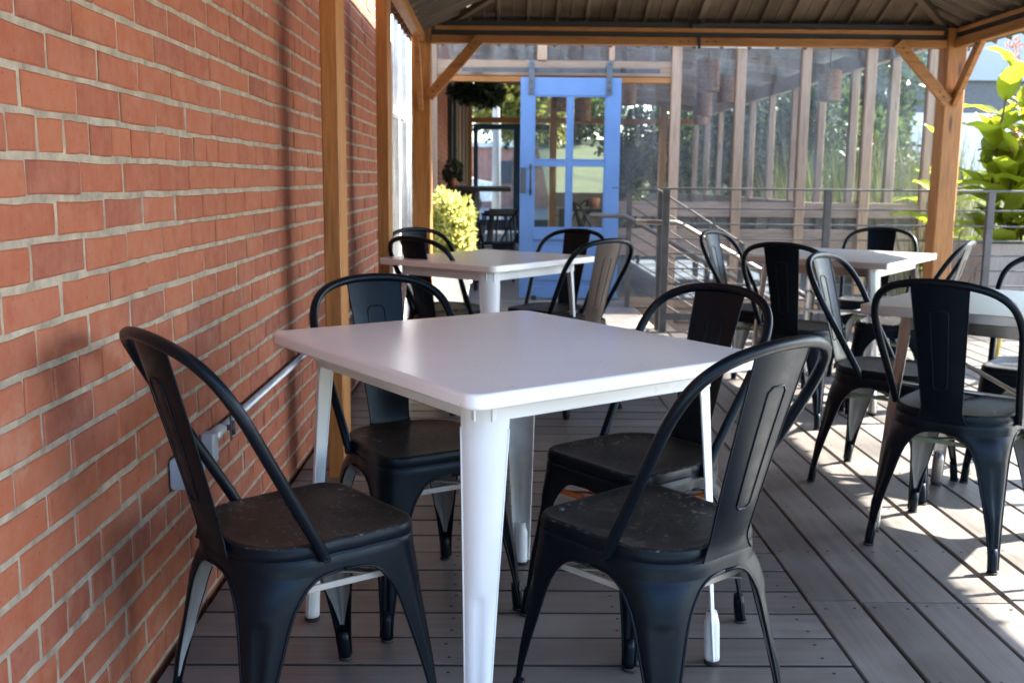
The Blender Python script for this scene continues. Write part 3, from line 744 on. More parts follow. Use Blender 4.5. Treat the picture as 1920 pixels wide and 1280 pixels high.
# ------------------------------------------------------------------ tables
def make_table(label, loc, ang, hx, hy, mt_top, mt_leg, legtop, legfoot, group, wtop=0.085, wbot=0.030, brace_=False, H_=0.75, sharp=False):
    t = thing('metal_table', label, 'table', (loc[0], loc[1], 0), R(ang), group)
    rc = 0.012 if sharp else 0.036; T_ = 0.030
    def loop(ins, z, r_):
        out = []
        for (sx, sy) in ((-1, 1), (1, 1), (1, -1), (-1, -1)):
            q = quad_section(hx-ins, hy-ins, max(0.004, r_-ins), hx-ins, hy-ins, nf=3, na=7); q = [(sx*a, sy*b_, z) for a, b_ in q]
            if (sx, sy) in ((-1, 1), (1, -1)): q = q[::-1]
            out += q[:-1]
        return out
    b = MB()
    e = 0.0015 if sharp else 0.004
    rows = [loop(0.05, H_, rc), loop(e*1.6+0.003, H_, rc), loop(e*1.6, H_, rc), loop(e*0.5, H_-e*0.45, rc), loop(0, H_-e*1.5, rc), loop(0, H_-e*1.5-0.002, rc), loop(0, H_-T_+e+0.002, rc), loop(0, H_-T_+e, rc), loop(e*0.6, H_-T_, rc), loop(0.012, H_-T_, rc), loop(0.012, H_-T_+0.01, rc)]
    b.grid(rows, closed=True)
    n = len(rows[0]); o = len(b.v)
    b.f.append(tuple(range(n))[::-1]); b.sm.append(False); b.mi.append(0)
    b.add(rows[-1], [tuple(range(n))])
    b.build('table_top', mt_top, t)
    ax, ay = legtop
    s = MB()
    for (x0, x1, y0, y1) in ((-ax+0.03, ax-0.03, ay-0.014, ay-0.004), (-ax+0.03, ax-0.03, -ay+0.004, -ay+0.014), (ax-0.014, ax-0.004, -ay+0.03, ay-0.03), (-ax+0.004, -ax+0.014, -ay+0.03, ay-0.03)):
        s.cbox(x0, x1, y0, y1, H_-T_-0.048, H_-T_+0.004, 0.002)
    s.build('skirt', mt_leg, t)
    fx, fy = legfoot
    for (sx, sy) in ((-1, 1), (1, 1), (1, -1), (-1, -1)):
        L = MB(); rows = []
        for z in (H_-T_+0.002, 0.655, 0.60, 0.45, 0.34, 0.33, 0.322, 0.314, 0.30, 0.25, 0.235, 0.22, 0.205, 0.18, 0.12, 0.06, 0.035, 0.012):
            tt = max(0.0, 1-z/(H_-T_)); cx = ax+(fx-ax)*tt; cy = ay+(fy-ay)*tt
            w_ = wtop+(wbot-wtop)*tt**0.9; r_ = w_
            dm = 0.006*max(0, min(1, (0.332-z)/0.018))
            rows.append([(sx*a, sy*b_, z) for a, b_ in quad_section(cx, cy, w_*0.97, w_, w_, dm)])
        L.grid(rows, flip=not (sx*sy > 0))
        for e_ in (0, -1): L.tube([q[e_] for q in rows[1:]], 0.0022, 6)
        ft = [(sx*(ax+(fx-ax)*(1-z/0.72)-0.017), sy*(ay+(fy-ay)*(1-z/0.72)-0.017), z) for z in (0.13, 0.10, 0.02, 0.008)]
        L.tube(ft, [0.012, 0.0185, 0.0185, 0.018], 12)
        lg = L.build('leg', mt_leg, t)
        fc = MB(); fc.tube([(sx*(fx-0.017), sy*(fy-0.017), 0.010), (sx*(fx-0.017), sy*(fy-0.017), 0.0)], 0.0195, 12); fc.build('foot_cap', 'rubber', lg)
    if brace_:
        b = MB()
        for s_ in (1, -1): b.tube([(-ax*0.98, -ay*0.98*s_, 0.50), (0, 0, 0.44+0.009*s_), (ax*0.98, ay*0.98*s_, 0.50)], 0.008, 8)
        b.build('cross_brace', mt_leg, t)
    return t
WG = 'white metal tables'; SG = 'steel metal tables'
make_table('large white metal table in the foreground beside the brick wall', (0.016, 2.363), 35.3, 0.40, 0.46, 'white_top', 'white_paint', (0.330, 0.380), (0.355, 0.398), WG, wtop=0.072)
make_table('smaller looking white metal table farther back in front of the blue door', (-0.05, 5.0), 52, 0.425, 0.36, 'white_top', 'white_paint', (0.355, 0.29), (0.375, 0.315), WG, wtop=0.072)
make_table('bare steel table farther back on the right beside the railing', (1.82, 5.35), 53, 0.45, 0.37, 'steel_top', 'raw_steel', (0.38, 0.30), (0.42, 0.345), SG, wtop=0.05, brace_=True, sharp=True)
make_table('bare steel table nearer on the right cut by the photo edge', (1.705, 3.214), 50, 0.40, 0.40, 'steel_top', 'raw_steel', (0.31, 0.31), (0.35, 0.35), SG, wtop=0.05, brace_=True, sharp=True)

# ------------------------------------------------------------------ yellow chair at the right edge
yc = thing('yellow_chair', 'pale yellow tube chair by the railing at the right photo edge', 'chair', (3.34, 6.05, 0), R(40))
b = MB(); pts = bez([(-0.2, 0.02, 0.44), (-0.215, -0.12, 0.62), (-0.215, -0.2, 0.76), (-0.15, -0.26, 0.835), (0, -0.28, 0.85), (0.15, -0.26, 0.835), (0.215, -0.2, 0.76), (0.215, -0.12, 0.62), (0.2, 0.02, 0.44)], 5); b.tube(pts, 0.012, 8); b.build('back_frame', 'yellow_paint', yc)
b = MB(); b.cbox(-0.2, 0.2, -0.19, 0.2, 0.425, 0.45, 0.01); b.build('seat', 'yellow_paint', yc)
b = MB(); b.bar((0, -0.19, 0.45), (0, -0.275, 0.835), 0.11, 0.004, up=(0, 1, 0.2)); b.build('backrest', 'yellow_paint', yc)
for sx, sy in ((-1, 1), (1, 1), (1, -1), (-1, -1)):
    b = MB(); b.tube([(sx*0.18, sy*0.18, 0.425), (sx*0.2, sy*0.21, 0.0)], [0.02, 0.012], 8); b.build('leg', 'yellow_paint', yc)

# ------------------------------------------------------------------ railings
rail = thing('deck_railing', 'dark steel railing with thin horizontal bars along the deck end', 'railing', (0, 7.56, 0))
ZT = [0.925, 0.81, 0.70, 0.59, 0.477, 0.362, 0.247]
posts = [1.235, 2.44, 3.66, 4.88]
for i, px in enumerate(posts):
    b = MB(); b.cbox(px-0.026, px+0.026, -0.02, 0.02, -0.1, 1.062, 0.002); b.build('post', 'steel_rail', rail)
for a, b_ in zip(posts, posts[1:]):
    for z in ZT:
        m_ = MB(); m_.cbox(a+0.027, b_-0.027, -0.007, 0.007, z-0.006, z+0.006, 0.001); m_.build('bar', 'steel_rail', rail)
m_ = MB(); m_.cbox(posts[0]-0.026, posts[-1]+0.026, -0.02, 0.02, 1.063, 1.078, 0.002); m_.build('top_rail', 'steel_rail', rail)
m_ = MB(); m_.cbox(posts[0]+0.027, posts[-1]-0.027, -0.016, 0.016, 0.09, 0.14, 0.002); m_.build('bottom_rail', 'steel_rail', rail)
def stair_rail(label, Y, x0, tube_on, ztop=1.06, lead=0.13, run=1.0, xh=None):
    r_ = thing('stair_railing', label, 'railing', (0, Y, 0), 0, 'railings beside the steps')
    sl = -0.60
    b = MB(); b.bar((x0-lead, 0, ztop), (x0+0.0, 0, ztop), 0.03, 0.012, c=0.001); b.bar((x0, 0, ztop), (x0+0.66*run, 0, ztop+0.66*run*sl), 0.03, 0.012, c=0.001); b.build('top_rail', 'steel_rail', r_)
    for px, zt in ((x0+0.03, ztop-0.02), (x0+0.66*run, ztop+0.66*run*sl)):
        b = MB(); b.cbox(px-0.022, px+0.022, -0.018, 0.018, -0.55 if px > x0+0.1 else -0.02, zt, 0.002); b.build('post', 'steel_rail', r_)
    for q in range(1, 8):
        z = ztop-0.115*q
        b = MB(); b.bar((x0+0.052, 0, z-0.05), (x0+0.63*run, 0, z-0.05+(0.58*run)*sl), 0.010, 0.010, c=0.001); b.build('bar', 'steel_rail', r_)
    b = MB(); hp = [(xh, -0.06, 0.82), (xh+0.30, -0.06, 0.815), (xh+0.36, -0.06, 0.79), (xh+1.75, -0.06, 0.79-1.39*0.55)]
    b.tube(hp, 0.021, 10); b.build('handrail', tube_on, r_)
    return r_
stair_rail('near stair railing with a bright round handrail sloping down to the right', 7.72, 1.19, 'steel_tube', xh=1.03)
stair_rail('farther stair railing with a grey round handrail close to the blue door', 9.05, 1.12, 'steel_rail', xh=0.80, run=1.25)
st = thing('deck_steps', 'pale wooden steps going down beyond the stair railing', 'steps', (1.22, 7.75, 0))
for i in range(4):
    b = MB(); b.cbox(0.0+i*0.30, 0.31+i*0.30, 0.0, 1.30, -0.19-i*0.15, -0.15-i*0.15+0.0, 0.004); b.build('tread', 'stud_y', st)
    b = MB(); b.cbox(0.0+i*0.30-0.018, 0.0+i*0.30, 0.0, 1.30, -0.15-i*0.15, -0.02-i*0.15 if i else -0.006, 0.002); b.build('riser', 'stud_y', st)

# ------------------------------------------------------------------ enclosed patio
enc = thing('patio_enclosure', 'timber framed patio enclosure with clear vinyl panels behind the railing', 'patio enclosure', (0, 9.65, 0))
EXR = 4.13
studs = [(1.585, 1.675), (2.19, 2.275), (2.795, 2.88), (3.40, 3.49)]
for a, b_ in studs:
    b = MB(); b.cbox(a, b_, -0.045, 0.045, -0.6, 2.60, 0.004); b.build('stud', 'stud_z', enc)
b = MB(); b.cbox(-0.72, -0.595, -0.045, 0.045, 0.0, 2.60, 0.004); b.build('stud', 'stud_z', enc)
b = MB(); b.cbox(3.985, 4.05, -0.045, 0.045, -0.6, 2.60, 0.004); b.build('stud', 'stud_z', enc)
b = MB(); b.cbox(4.053, 4.135, -0.045, 0.045, -0.6, 2.60, 0.004); b.build('corner_post', 'stud_z', enc)
# over-door header and transom
b = MB(); b.cbox(-0.593, 1.583, -0.02, 0.04, 2.075, 2.215, 0.004); b.build('header_board', 'stud_x', enc)
b = MB(); b.cbox(-0.593, 1.583, -0.012, 0.04, 2.02, 2.073, 0.004); b.build('header_board', 'cedar_x', enc)
for a, b_ in ((0.335, 0.425), (1.0, 1.05)):
    b = MB(); b.cbox(a, b_, -0.04, 0.04, 2.217, 2.60, 0.004); b.build('stud', 'stud_z', enc)
for a, b_ in ((-0.593, 0.333), (0.427, 0.998), (1.052, 1.583)):
    b = MB(); b.box(a, b_, 0.0, 0.004, 2.217, 2.60); b.build('clear_panel', 'clear_vinyl', enc)
b = MB(); b.cbox(-0.72, EXR+0.1, -0.06, 0.06, 2.602, 2.75, 0.004); b.build('top_plate', 'stud_x', enc)
b = MB(); b.cbox(-0.45, -0.10, -0.035, -0.022, 2.217, 2.60, 0.002); 
edges = [1.10] + [v for s_ in studs for v in s_] + [3.985]
bays = [(1.10, 1.583), (1.677, 2.188), (2.277, 2.793), (2.882, 3.398), (3.492, 3.983)]
for (a, b_) in bays:
    zt = 2.073 if a < 1.2 else 2.60
    m_ = MB()
    nx = 10; rows = []
    for k_ in range(13):
        z = 0.935+(zt-0.935)*k_/12
        rows.append([(a+(b_-a)*j/nx, 0.004*math.sin(j*1.3+z*3+a*5)+0.003*math.sin(z*9+j*.7), z) for j in range(nx+1)])
    m_.grid(rows); m_.build('clear_panel', 'clear_vinyl', enc)
    for (z0, z1, mt, dy) in ((0.79, 0.933, 'grey_board', 0.0), (0.60, 0.677, 'grey_board', 0.0), (0.42, 0.597, 'grey_board', 0.004)):
        m_ = MB(); m_.cbox(a, b_, dy-0.015, dy+0.02, z0, z1, 0.003); m_.build('board', mt, enc)
    m_ = MB(); m_.box(a, b_, 0.0, 0.004, 0.678, 0.789); m_.build('clear_panel', 'window_glass', enc)
    m_ = MB(); m_.box(a, b_, 0.0, 0.004, 0.02, 0.419); m_.build('clear_panel', 'window_glass', enc)
    m_ = MB(); m_.cbox(a, b_, -0.02, 0.02, -0.08, 0.018, 0.003); m_.build('board', 'stud_x', enc)
    for z0 in (-0.22, -0.36, -0.50):
        m_ = MB(); m_.cbox(a, b_, -0.02+random.uniform(0, .006), 0.02, z0, z0+0.132, 0.003); m_.build('board', 'stud_x', enc)
# right side wall of the enclosure, seen from inside
yy = 1.15
while yy < 12.2:
    b = MB(); b.cbox(EXR-0.045, EXR+0.045, yy, yy+0.09, -0.6, 2.40, 0.004); b.build('stud', 'stud_z', enc); yy += 1.21
b = MB(); b.cbox(EXR-0.05, EXR+0.05, 0.05, 12.3, 2.402, 2.60, 0.004); b.build('side_header', 'grey_board', enc)
b = MB(); b.cbox(EXR-0.02, EXR+0.02, 0.05, 12.3, -0.6, 0.86, 0.004); b.build('side_board', 'grey_board', enc)
b = MB(); b.box(EXR-0.8, EXR+0.5, -0.0, 12.3, -0.02+0.0, 0.0); 
b = MB(); b.box(-0.78, 4.05, 0.05, 12.4, -0.12, -0.006); b.build('floor', 'floor_grey', enc)
# ceiling in sloping sheets
for i in range(11):
    x0 = -0.95+i*0.50
    z0 = 3.35-(x0+0.95)*0.135; z1 = 3.35-(x0+0.495+0.95)*0.135
    b = MB(); b.add([(x0, -0.25, z0), (x0+0.495, -0.25, z1), (x0+0.495, 12.6, z1), (x0, 12.6, z0), (x0, -0.25, z0+0.02), (x0+0.495, -0.25, z1+0.02), (x0+0.495, 12.6, z1+0.02), (x0, 12.6, z0+0.02)],
          [(0, 3, 2, 1), (4, 5, 6, 7), (0, 1, 5, 4), (1, 2, 6, 5), (2, 3, 7, 6), (3, 0, 4, 7)]); b.build('ceiling_sheet', 'ceiling_grey', enc)
for k_ in range(8):
    yy = 0.6+k_*1.6
    b = MB(); b.bar((-0.78, yy, 3.24), (4.15, yy, 3.24-4.93*0.135), 0.05, 0.12, c=0.003); b.build('rafter', 'grey_board', enc)
b = MB(); b.box(-0.78, EXR+0.05, -0.02, 0.02, 2.752, 3.1); b.build('gable_board', 'grey_board', enc)
# far end wall with dark blue glazed door frame
for (a, b_) in ((-0.79, -0.60), (1.05, 1.2), (2.3, 2.45), (3.4, 3.55)):
    b = MB(); b.cbox(a, b_, 12.3, 12.4, 0, 3.2, 0.004); b.build('stud', 'cedar_z', enc)
b = MB(); b.cbox(-0.6, 4.1, 12.31, 12.39, 2.30, 2.42, 0.004); b.build('end_header', 'cedar_x', enc)
b = MB(); b.cbox(1.2, 4.1, 12.31, 12.39, 0, 0.85, 0.004); b.build('end_board', 'grey_board', enc)
b = MB(); b.cbox(-0.02, 0.03, 12.31, 12.37, 2.422, 3.2, 0.004); b.build('mullion', 'black_iron', enc)
bd = thing('far_glazed_door', 'dark blue framed glazed door at the far end of the patio', 'door', (-0.58, 21.98, 0))
for (x0, x1, z0, z1) in ((0.0, 0.10, 0.02, 2.28), (0.86, 1.10, 0.02, 2.28), (0.102, 0.858, 2.16, 2.28), (0.102, 0.858, 0.02, 0.26), (1.102, 1.62, 2.16, 2.28), (1.102, 1.62, 0.02, 0.26)):
    b = MB(); b.cbox(x0, x1, -0.03, 0.03, z0, z1, 0.003); b.build('frame', 'dark_blue', bd)
for (x0, x1) in ((0.102, 0.858), (1.102, 1.62)):
    b = MB(); b.box(x0, x1, -0.003, 0.003, 0.262, 2.158); b.build('pane', 'window_glass', bd)

# ------------------------------------------------------------------ blue sliding door
dr = thing('barn_door', 'light blue sliding barn door with four glass panes', 'door', (0.182, 9.53, 0.02))
DW, DH = 0.925, 2.03
def dpart(nm, x0, x1, z0, z1, y0=-0.02, y1=0.02, mt='door_blue', c=0.003, par=None):
    b = MB(); b.cbox(x0, x1, y0, y1, z0, z1, c); return b.build(nm, mt, par or dr)
dpart('stile', 0, 0.125, 0, DH); dpart('stile', DW-0.135, DW, 0, DH)
dpart('rail', 0.126, DW-0.136, DH-0.16, DH); dpart('rail', 0.126, DW-0.136, 0, 0.11); dpart('rail', 0.126, DW-0.136, 0.55, 0.655)
x0_, x1_ = 0.126, DW-0.136; xm = (x0_+x1_)/2; za, zb_ = 0.656, DH-0.161; zm = (za+zb_)/2
dpart('muntin', xm-0.022, xm+0.022, za, zb_, -0.014, 0.014); dpart('muntin', x0_, xm-0.023, zm-0.022, zm+0.022, -0.012, 0.012); dpart('muntin', xm+0.023, x1_, zm-0.022, zm+0.022, -0.012, 0.012)
for a, b_ in ((x0_, xm-0.023), (xm+0.023, x1_)):
    for c_, d_ in ((za, zm-0.023), (zm+0.023, zb_)):
        p = dpart('pane', a, b_, c_, d_, -0.003, 0.003, 'door_glass', 0.0005)
        e = MB(); q = 0.012
        e.cbox(a, b_, -0.018, -0.006, d_-q, d_, 0.003); e.cbox(a, b_, -0.018, -0.006, c_, c_+q, 0.003); e.cbox(a, a+q, -0.018, -0.006, c_+q, d_-q, 0.003); e.cbox(b_-q, b_, -0.018, -0.006, c_+q, d_-q, 0.003)
        e.build('glazing_bead', 'door_blue', p)
pl = dpart('panel', x0_, x1_, 0.111, 0.549, -0.006, 0.006)
dpart('panel_field', x0_+0.05, x1_-0.05, 0.165, 0.495, -0.015, -0.0065, c=0.006, par=pl)
hd = MB(); hd.tube([(0.098, -0.062, 0.96), (0.098, -0.062, 1.25)], 0.009, 8); hd.tube([(0.098, -0.02, 1.0), (0.098, -0.062, 1.0)], 0.007, 8); hd.tube([(0.098, -0.02, 1.21), (0.098, -0.062, 1.21)], 0.007, 8)
hd.cbox(0.086, 0.11, -0.026, -0.0205, 0.985, 1.015, 0.001); hd.cbox(0.086, 0.11, -0.026, -0.0205, 1.195, 1.225, 0.001); hd.build('handle', 'black_iron', dr)
dpart('lock_plate', 0.006, 0.055, 0.985, 1.215, -0.027, -0.0205, 'track_grey', 0.001)
for xx in (0.098, DW-0.112):
    h = MB(); h.cbox(xx-0.026, xx+0.026, -0.034, -0.0205, DH-0.155, DH+0.125, 0.002)
    h.tube([(xx, -0.045, DH+0.115), (xx, 0.02, DH+0.115)], 0.034, 14)
    ho = h.build('hanger', 'hanger_grey', dr)
    for z in (DH-0.11, DH-0.04, DH+0.115):
        bb = MB(); bb.tube([(xx, -0.036, z), (xx, -0.043, z)] if z < DH else [(xx, -0.046, z), (xx, -0.053, z)], 0.009, 6); bb.build('bolt', 'black_iron', ho)
tk = thing('door_track', 'long dark flat steel track above the blue sliding door', 'door track', (0, 9.53, 2.115))
b = MB(); b.cbox(-0.36, 1.46, -0.012, 0.0, -0.018, 0.020, 0.002); b.build('track', 'track_grey', tk)
for xx in (-0.15, 0.55, 0.85, 1.2):
    b = MB(); b.tube([(xx, -0.02, 0), (xx, 0.095, 0)], 0.008, 8); b.build('bolt', 'black_iron', tk)
b = MB(); b.cbox(1.10, 1.14, -0.03, -0.0125, -0.02, 0.022, 0.002); b.build('stop', 'black_iron', tk)
b = MB(); b.cbox(0.30, 0.345, 9.49, 9.56, -0.005, 0.045, 0.003)
dg = b.build('door_guide', 'black_iron'); dg['label'] = 'small black floor guide under the blue sliding door'; dg['category'] = 'door guide'

# ------------------------------------------------------------------ planter and golden shrub
PX, PY = -0.425, 8.62
pt = thing('planter_pot', 'square tapered white ribbed planter pot below the golden shrub', 'pot', (PX, PY, 0))
b = MB(); rows = []
for z, h in ((0.0, 0.135), (0.03, 0.145), (0.10, 0.150), (0.106, 0.155), (0.19, 0.160), (0.196, 0.165), (0.26, 0.170), (0.265, 0.190), (0.33, 0.195), (0.335, 0.18), (0.29, 0.17)):
    rows.append([(sx*(h-a), sy*(h-c), z) for (sx, sy, a, c) in ((-1, -1, .02, 0), (1, -1, .02, 0), (1, -1, 0, .02), (1, 1, 0, .02), (1, 1, .02, 0), (-1, 1, .02, 0), (-1, 1, 0, .02), (-1, -1, 0, .02))])
b.grid(rows, smooth=False, closed=True); b.f.append(tuple(range(8))[::-1]); b.sm.append(False); b.mi.append(0); b.build('pot_body', 'pot_white', pt)
b = MB(); b.box(-0.165, 0.165, -0.165, 0.165, 0.26, 0.30); b.build('soil', 'soil', pt)
def leafcloud(b, n, ellipsoids, size, rg, up=0.3, shell=0.55, long=1.0):
    for i in range(n):
        c, r_ = rg.choice(ellipsoids)
        while True:
            d = Vector((rg.gauss(0, 1), rg.gauss(0, 1), rg.gauss(0, 1)))
            if d.length > 0.1: break
        d.normalize(); rad = shell+(1-shell)*rg.random()**0.5
        rad *= 1+0.12*math.sin(d.x*5+d.z*4+c[0]*9)+0.08*math.sin(d.y*9-d.z*7)
        p = Vector((c[0]+d.x*r_[0]*rad, c[1]+d.y*r_[1]*rad, c[2]+d.z*r_[2]*rad))
        dr_ = (d+Vector((rg.gauss(0, .5), rg.gauss(0, .5), rg.gauss(0, .5)+up))).normalized()
        sd2 = dr_.cross(Vector((rg.gauss(0, 1), rg.gauss(0, 1), rg.gauss(0, 1)))).normalized()
        L_ = size*rg.uniform(0.6, 1.3)*long; w_ = size*rg.uniform(0.2, 0.38)
        nn = dr_.cross(sd2)*L_*0.12
        b.add([p, p+dr_*L_*0.5+sd2*w_+nn, p+dr_*L_, p+dr_*L_*0.5-sd2*w_+nn], [(0, 1, 2, 3)])
rg = random.Random(3)
sh = thing('golden_shrub', 'bright golden evergreen shrub growing in the white pot', 'shrub', (PX, PY, 0.3))
b = MB(); els = [((0, 0, 0.33), (0.17, 0.17, 0.33)), ((0.04, 0, 0.42), (0.17, 0.16, 0.28)), ((-0.05, 0.02, 0.45), (0.14, 0.15, 0.27)), ((0.05, -0.04, 0.25), (0.16, 0.14, 0.22)), ((-0.06, -0.03, 0.2), (0.12, 0.13, 0.2))]
leafcloud(b, 6500, els, 0.050, rg, up=0.5, shell=0.45, long=1.1); b.build('foliage', 'golden_leaf', sh)
b = MB(); b.tube([(0, 0, 0), (0.01, 0, 0.2), (0, 0.01, 0.45)], [0.018, 0.013, 0.006], 8); b.build('stem', 'bark', sh)

# ------------------------------------------------------------------ canna plants and planter box
pb = thing('planter_box', 'weathered grey plywood planter box behind the railing', 'planter', (3.98, 8.15, -0.6))
for (x0, x1, y0, y1) in ((-0.17, 0.20, -0.25, -0.22), (0.205, 0.60, -0.25, -0.22), (-0.17, 0.60, 0.25, 0.28)):
    b = MB(); b.cbox(x0, x1, y0, y1, 0, 1.26, 0.003); b.build('side_panel', 'planter_wood', pb)
for x0 in (-0.20, 0.602):
    b = MB(); b.cbox(x0, x0+0.028, -0.25, 0.28, 0, 1.26, 0.003); b.build('side_panel', 'planter_wood', pb)
b = MB(); b.box(-0.17, 0.6, -0.21, 0.24, 0.9, 1.18); b.build('soil', 'soil', pb)
def canna_leaf(L_, W_, bend, rg):
    b = MB(); rows = []; n = 9
    for i in range(n+1):
        t = i/n; w_ = W_*max(0.0, math.sin(PI*min(1, t**0.8)))**0.75*(1-0.25*t)+0.001
        a = bend*t; y_ = L_*(t*math.cos(a*0.6)); z_ = L_*(t*0.25-math.sin(a)*t*0.55)
        row = []
        for j in range(-3, 4):
            u = j/3; row.append((u*w_, y_, z_+abs(u)*w_*0.38+0.008*math.sin(t*14+u*3)))
        rows.append(row)
    b.grid(rows); return b
rgc = random.Random(11)
leafm = [canna_leaf(rgc.uniform(0.34, 0.46), rgc.uniform(0.07, 0.10), rgc.uniform(0.3, 1.2), rgc).mesh('leaf', 'canna_leaf') for _ in range(6)]
def canna(x, y, z, h, lean, label, n, up0=0.25):
    t = thing('canna_plant', label, 'plant', (x, y, z), 0, 'broad leaved plants beyond the railing')
    b = MB(); pts = [(lean[0]*s_*s_, lean[1]*s_*s_, h*s_) for s_ in (0, .25, .5, .75, 1.0)]; b.tube(pts, [0.014, 0.013, 0.011, 0.009, 0.005], 8); b.build('stem', 'bark', t)
    for i in range(n):
        s_ = up0+(1-up0)*i/(n-1); a = i*2.4+rgc.uniform(-.4, .4)
        o = obj('leaf', rgc.choice(leafm), t, (lean[0]*s_*s_, lean[1]*s_*s_, h*s_))
        k_ = rgc.uniform(1.05, 1.55)*(1 if s_ < 0.9 else 0.85)
        o.scale = (k_, k_, k_); o.rotation_euler = Euler((R(rgc.uniform(15, 50)) if s_ < 0.85 else R(rgc.uniform(55, 78)), 0, a), 'XYZ')
    b = MB()
    for q in range(46):
        c_ = Vector((lean[0]*1.05+rgc.gauss(0, .028), lean[1]+rgc.gauss(0, .028), h+0.05+rgc.random()*0.20)); b.add([c_, c_+Vector((.014, 0, .012)), c_+Vector((0, .012, .024)), c_+Vector((-.012, -.004, .012))], [(0, 1, 2, 3)])
    b.tube([(lean[0], lean[1], h), (lean[0]*1.05, lean[1], h+0.22)], 0.004, 5); b.build('dried_flowers', 'dry_flower', t)
    return t
canna(3.90, 8.10, 0.55, 1.45, (0.10, 0.0), 'tallest broad leaved plant beside the corner post with a dried flower spike', 12, 0.1)
canna(4.16, 8.25, 0.55, 1.15, (0.12, 0.05), 'broad leaved plant in the middle of the planter box cluster', 11, 0.05)
canna(4.42, 8.05, 0.55, 1.30, (0.20, -0.05), 'broad leaved plant at the right photo edge above the planter box', 11, 0.05)
canna(3.84, 8.9, -0.6, 1.9, (0.05, 0.0), 'broad leaved plant rising from the ground close behind the corner post', 12, 0.3)
canna(4.6, 9.0, -0.6, 2.2, (0.1, 0.0), 'tall broad leaved plant farther behind the planter box', 12, 0.3)
canna(4.55, 10.8, -0.6, 2.1, (0.1, 0.0), 'broad leaved plant seen through the last clear panel', 12, 0.3)
canna(4.05, 8.35, 0.4, 1.05, (0.0, 0.05), 'shorter broad leaved plant low in the planter box by the post', 13, 0.05)
canna(4.30, 8.40, 0.4, 1.25, (0.05, 0.1), 'broad leaved plant at the back of the planter box', 13, 0.05)
canna(4.55, 8.35, 0.4, 1.15, (0.08, 0.0), 'broad leaved plant near the right photo edge at the back', 13, 0.05)
canna(4.32, 7.98, 0.5, 0.95, (-0.1, 0.0), 'low broad leaved plant at the front of the planter box', 12, 0.02)
canna(4.02, 8.02, 0.5, 0.80, (0.0, -0.03), 'small broad leaved plant beside the post just above the railing', 12, 0.02)
canna(4.48, 8.20, 0.5, 0.95, (0.05, 0.0), 'small broad leaved plant in the middle right of the planter box', 12, 0.02)
canna(4.20, 8.12, 0.5, 1.35, (0.02, 0.0), 'tall broad leaved plant just right of the corner post brace', 13, 0.15)
def grass_tuft(x, y, z, n, h, spread, label, mt='grass_blade', group='tall grasses', wbl=0.006):
    b = MB(); rg_ = random.Random(int(x*100+y*7))
    for i in range(n):
        px = rg_.gauss(0, spread); py = rg_.gauss(0, spread); hh = h*rg_.uniform(0.5, 1.1); lx = rg_.gauss(0, 0.16)*hh; ly = rg_.gauss(0, 0.16)*hh
        b.add([(px-wbl, py, 0), (px+wbl, py, 0), (px+lx*.4+wbl*.8, py+ly*.4, hh*.55), (px+lx*.4-wbl*.8, py+ly*.4, hh*.55), (px+lx, py+ly, hh)], [(0, 1, 2, 3), (3, 2, 4)])
    o = b.build('tall_grass', mt, None, (x, y, z)); o['label'] = label; o['category'] = 'grass'; o['group'] = group; return o
grass_tuft(4.62, 7.95, -0.6, 520, 1.6, 0.16, 'pale tall grass clump right of the grey planter box')
grass_tuft(4.95, 8.3, -0.6, 420, 1.5, 0.2, 'pale tall grass clump at the right photo edge behind the yellow chair')
grass_tuft(3.75, 8.6, -0.6, 260, 1.55, 0.10, 'thin grass clump behind the corner post beside the planter box')
for i, (gx, gy) in enumerate(((5.0, 13.0), (5.1, 14.6), (5.0, 16.2), (5.2, 18.3), (5.0, 11.6))):
    grass_tuft(gx, gy, -0.6, 420, 2.3, 0.28, ['reed clump outside the patio seen through the fourth clear panel', 'reed clump outside the patio seen through the third clear panel', 'second reed clump outside the patio farther back', 'reed clump farthest back outside the patio', 'reed clump outside the patio nearest the corner'][i], 'green_leaf' if i % 2 else 'grass_blade', 'reeds outside the patio', 0.010)

# ------------------------------------------------------------------ trees and hedges behind
def tree(x, y, z, h, r_, label, mt, n, seed, group='trees beyond the patio', low=0.25, size=0.16):
    rg_ = random.Random(seed); t = thing('leafy_tree' if low > 0.1 else 'leafy_shrub', label, 'tree' if low > 0.1 else 'shrub', (x, y, z), 0, group)
    b = MB(); b.tube([(0, 0, 0), (0.05*r_, 0, h*0.3), (0, 0.05, h*0.75)], [0.05*r_+0.03, 0.04*r_+0.02, 0.02], 8)
    for k_ in range(5):
        a = k_*1.3; b.tube([(0.03, 0, h*(0.28+0.07*k_)), (math.cos(a)*r_*0.6, math.sin(a)*r_*0.6, h*(0.5+0.07*k_))], [0.03, 0.01], 6)
    b.build('trunk', 'bark', t)
    els = []
    for k_ in range(9):
        a = rg_.uniform(0, 6.28); rr = rg_.uniform(0.1, 0.6)*r_; zz = h*(low+(1-low)*rg_.uniform(0.2, 0.8))
        els.append(((math.cos(a)*rr, math.sin(a)*rr, zz), (r_*rg_.uniform(.35, .6), r_*rg_.uniform(.35, .6), h*(1-low)*rg_.uniform(.18, .32))))
    b = MB(); leafcloud(b, n, els, size, rg_, up=0.1, shell=0.35); b.build('crown', mt, t); return t
tree(4.6, 25.0, -0.6, 4.2, 1.4, 'dark bushy tree farther behind the second stud', 'green_leaf', 6000, 21, low=0.12)
tree(3.5, 23.4, -0.6, 4.0, 1.3, 'dark bushy tree behind the clear panel right of the blue door', 'green_leaf', 6000, 22, low=0.12)
tree(5.6, 19.5, -0.6, 3.8, 1.1, 'green tree outside the patio beyond the second stud', 'green_leaf', 5000, 23, low=0.15)
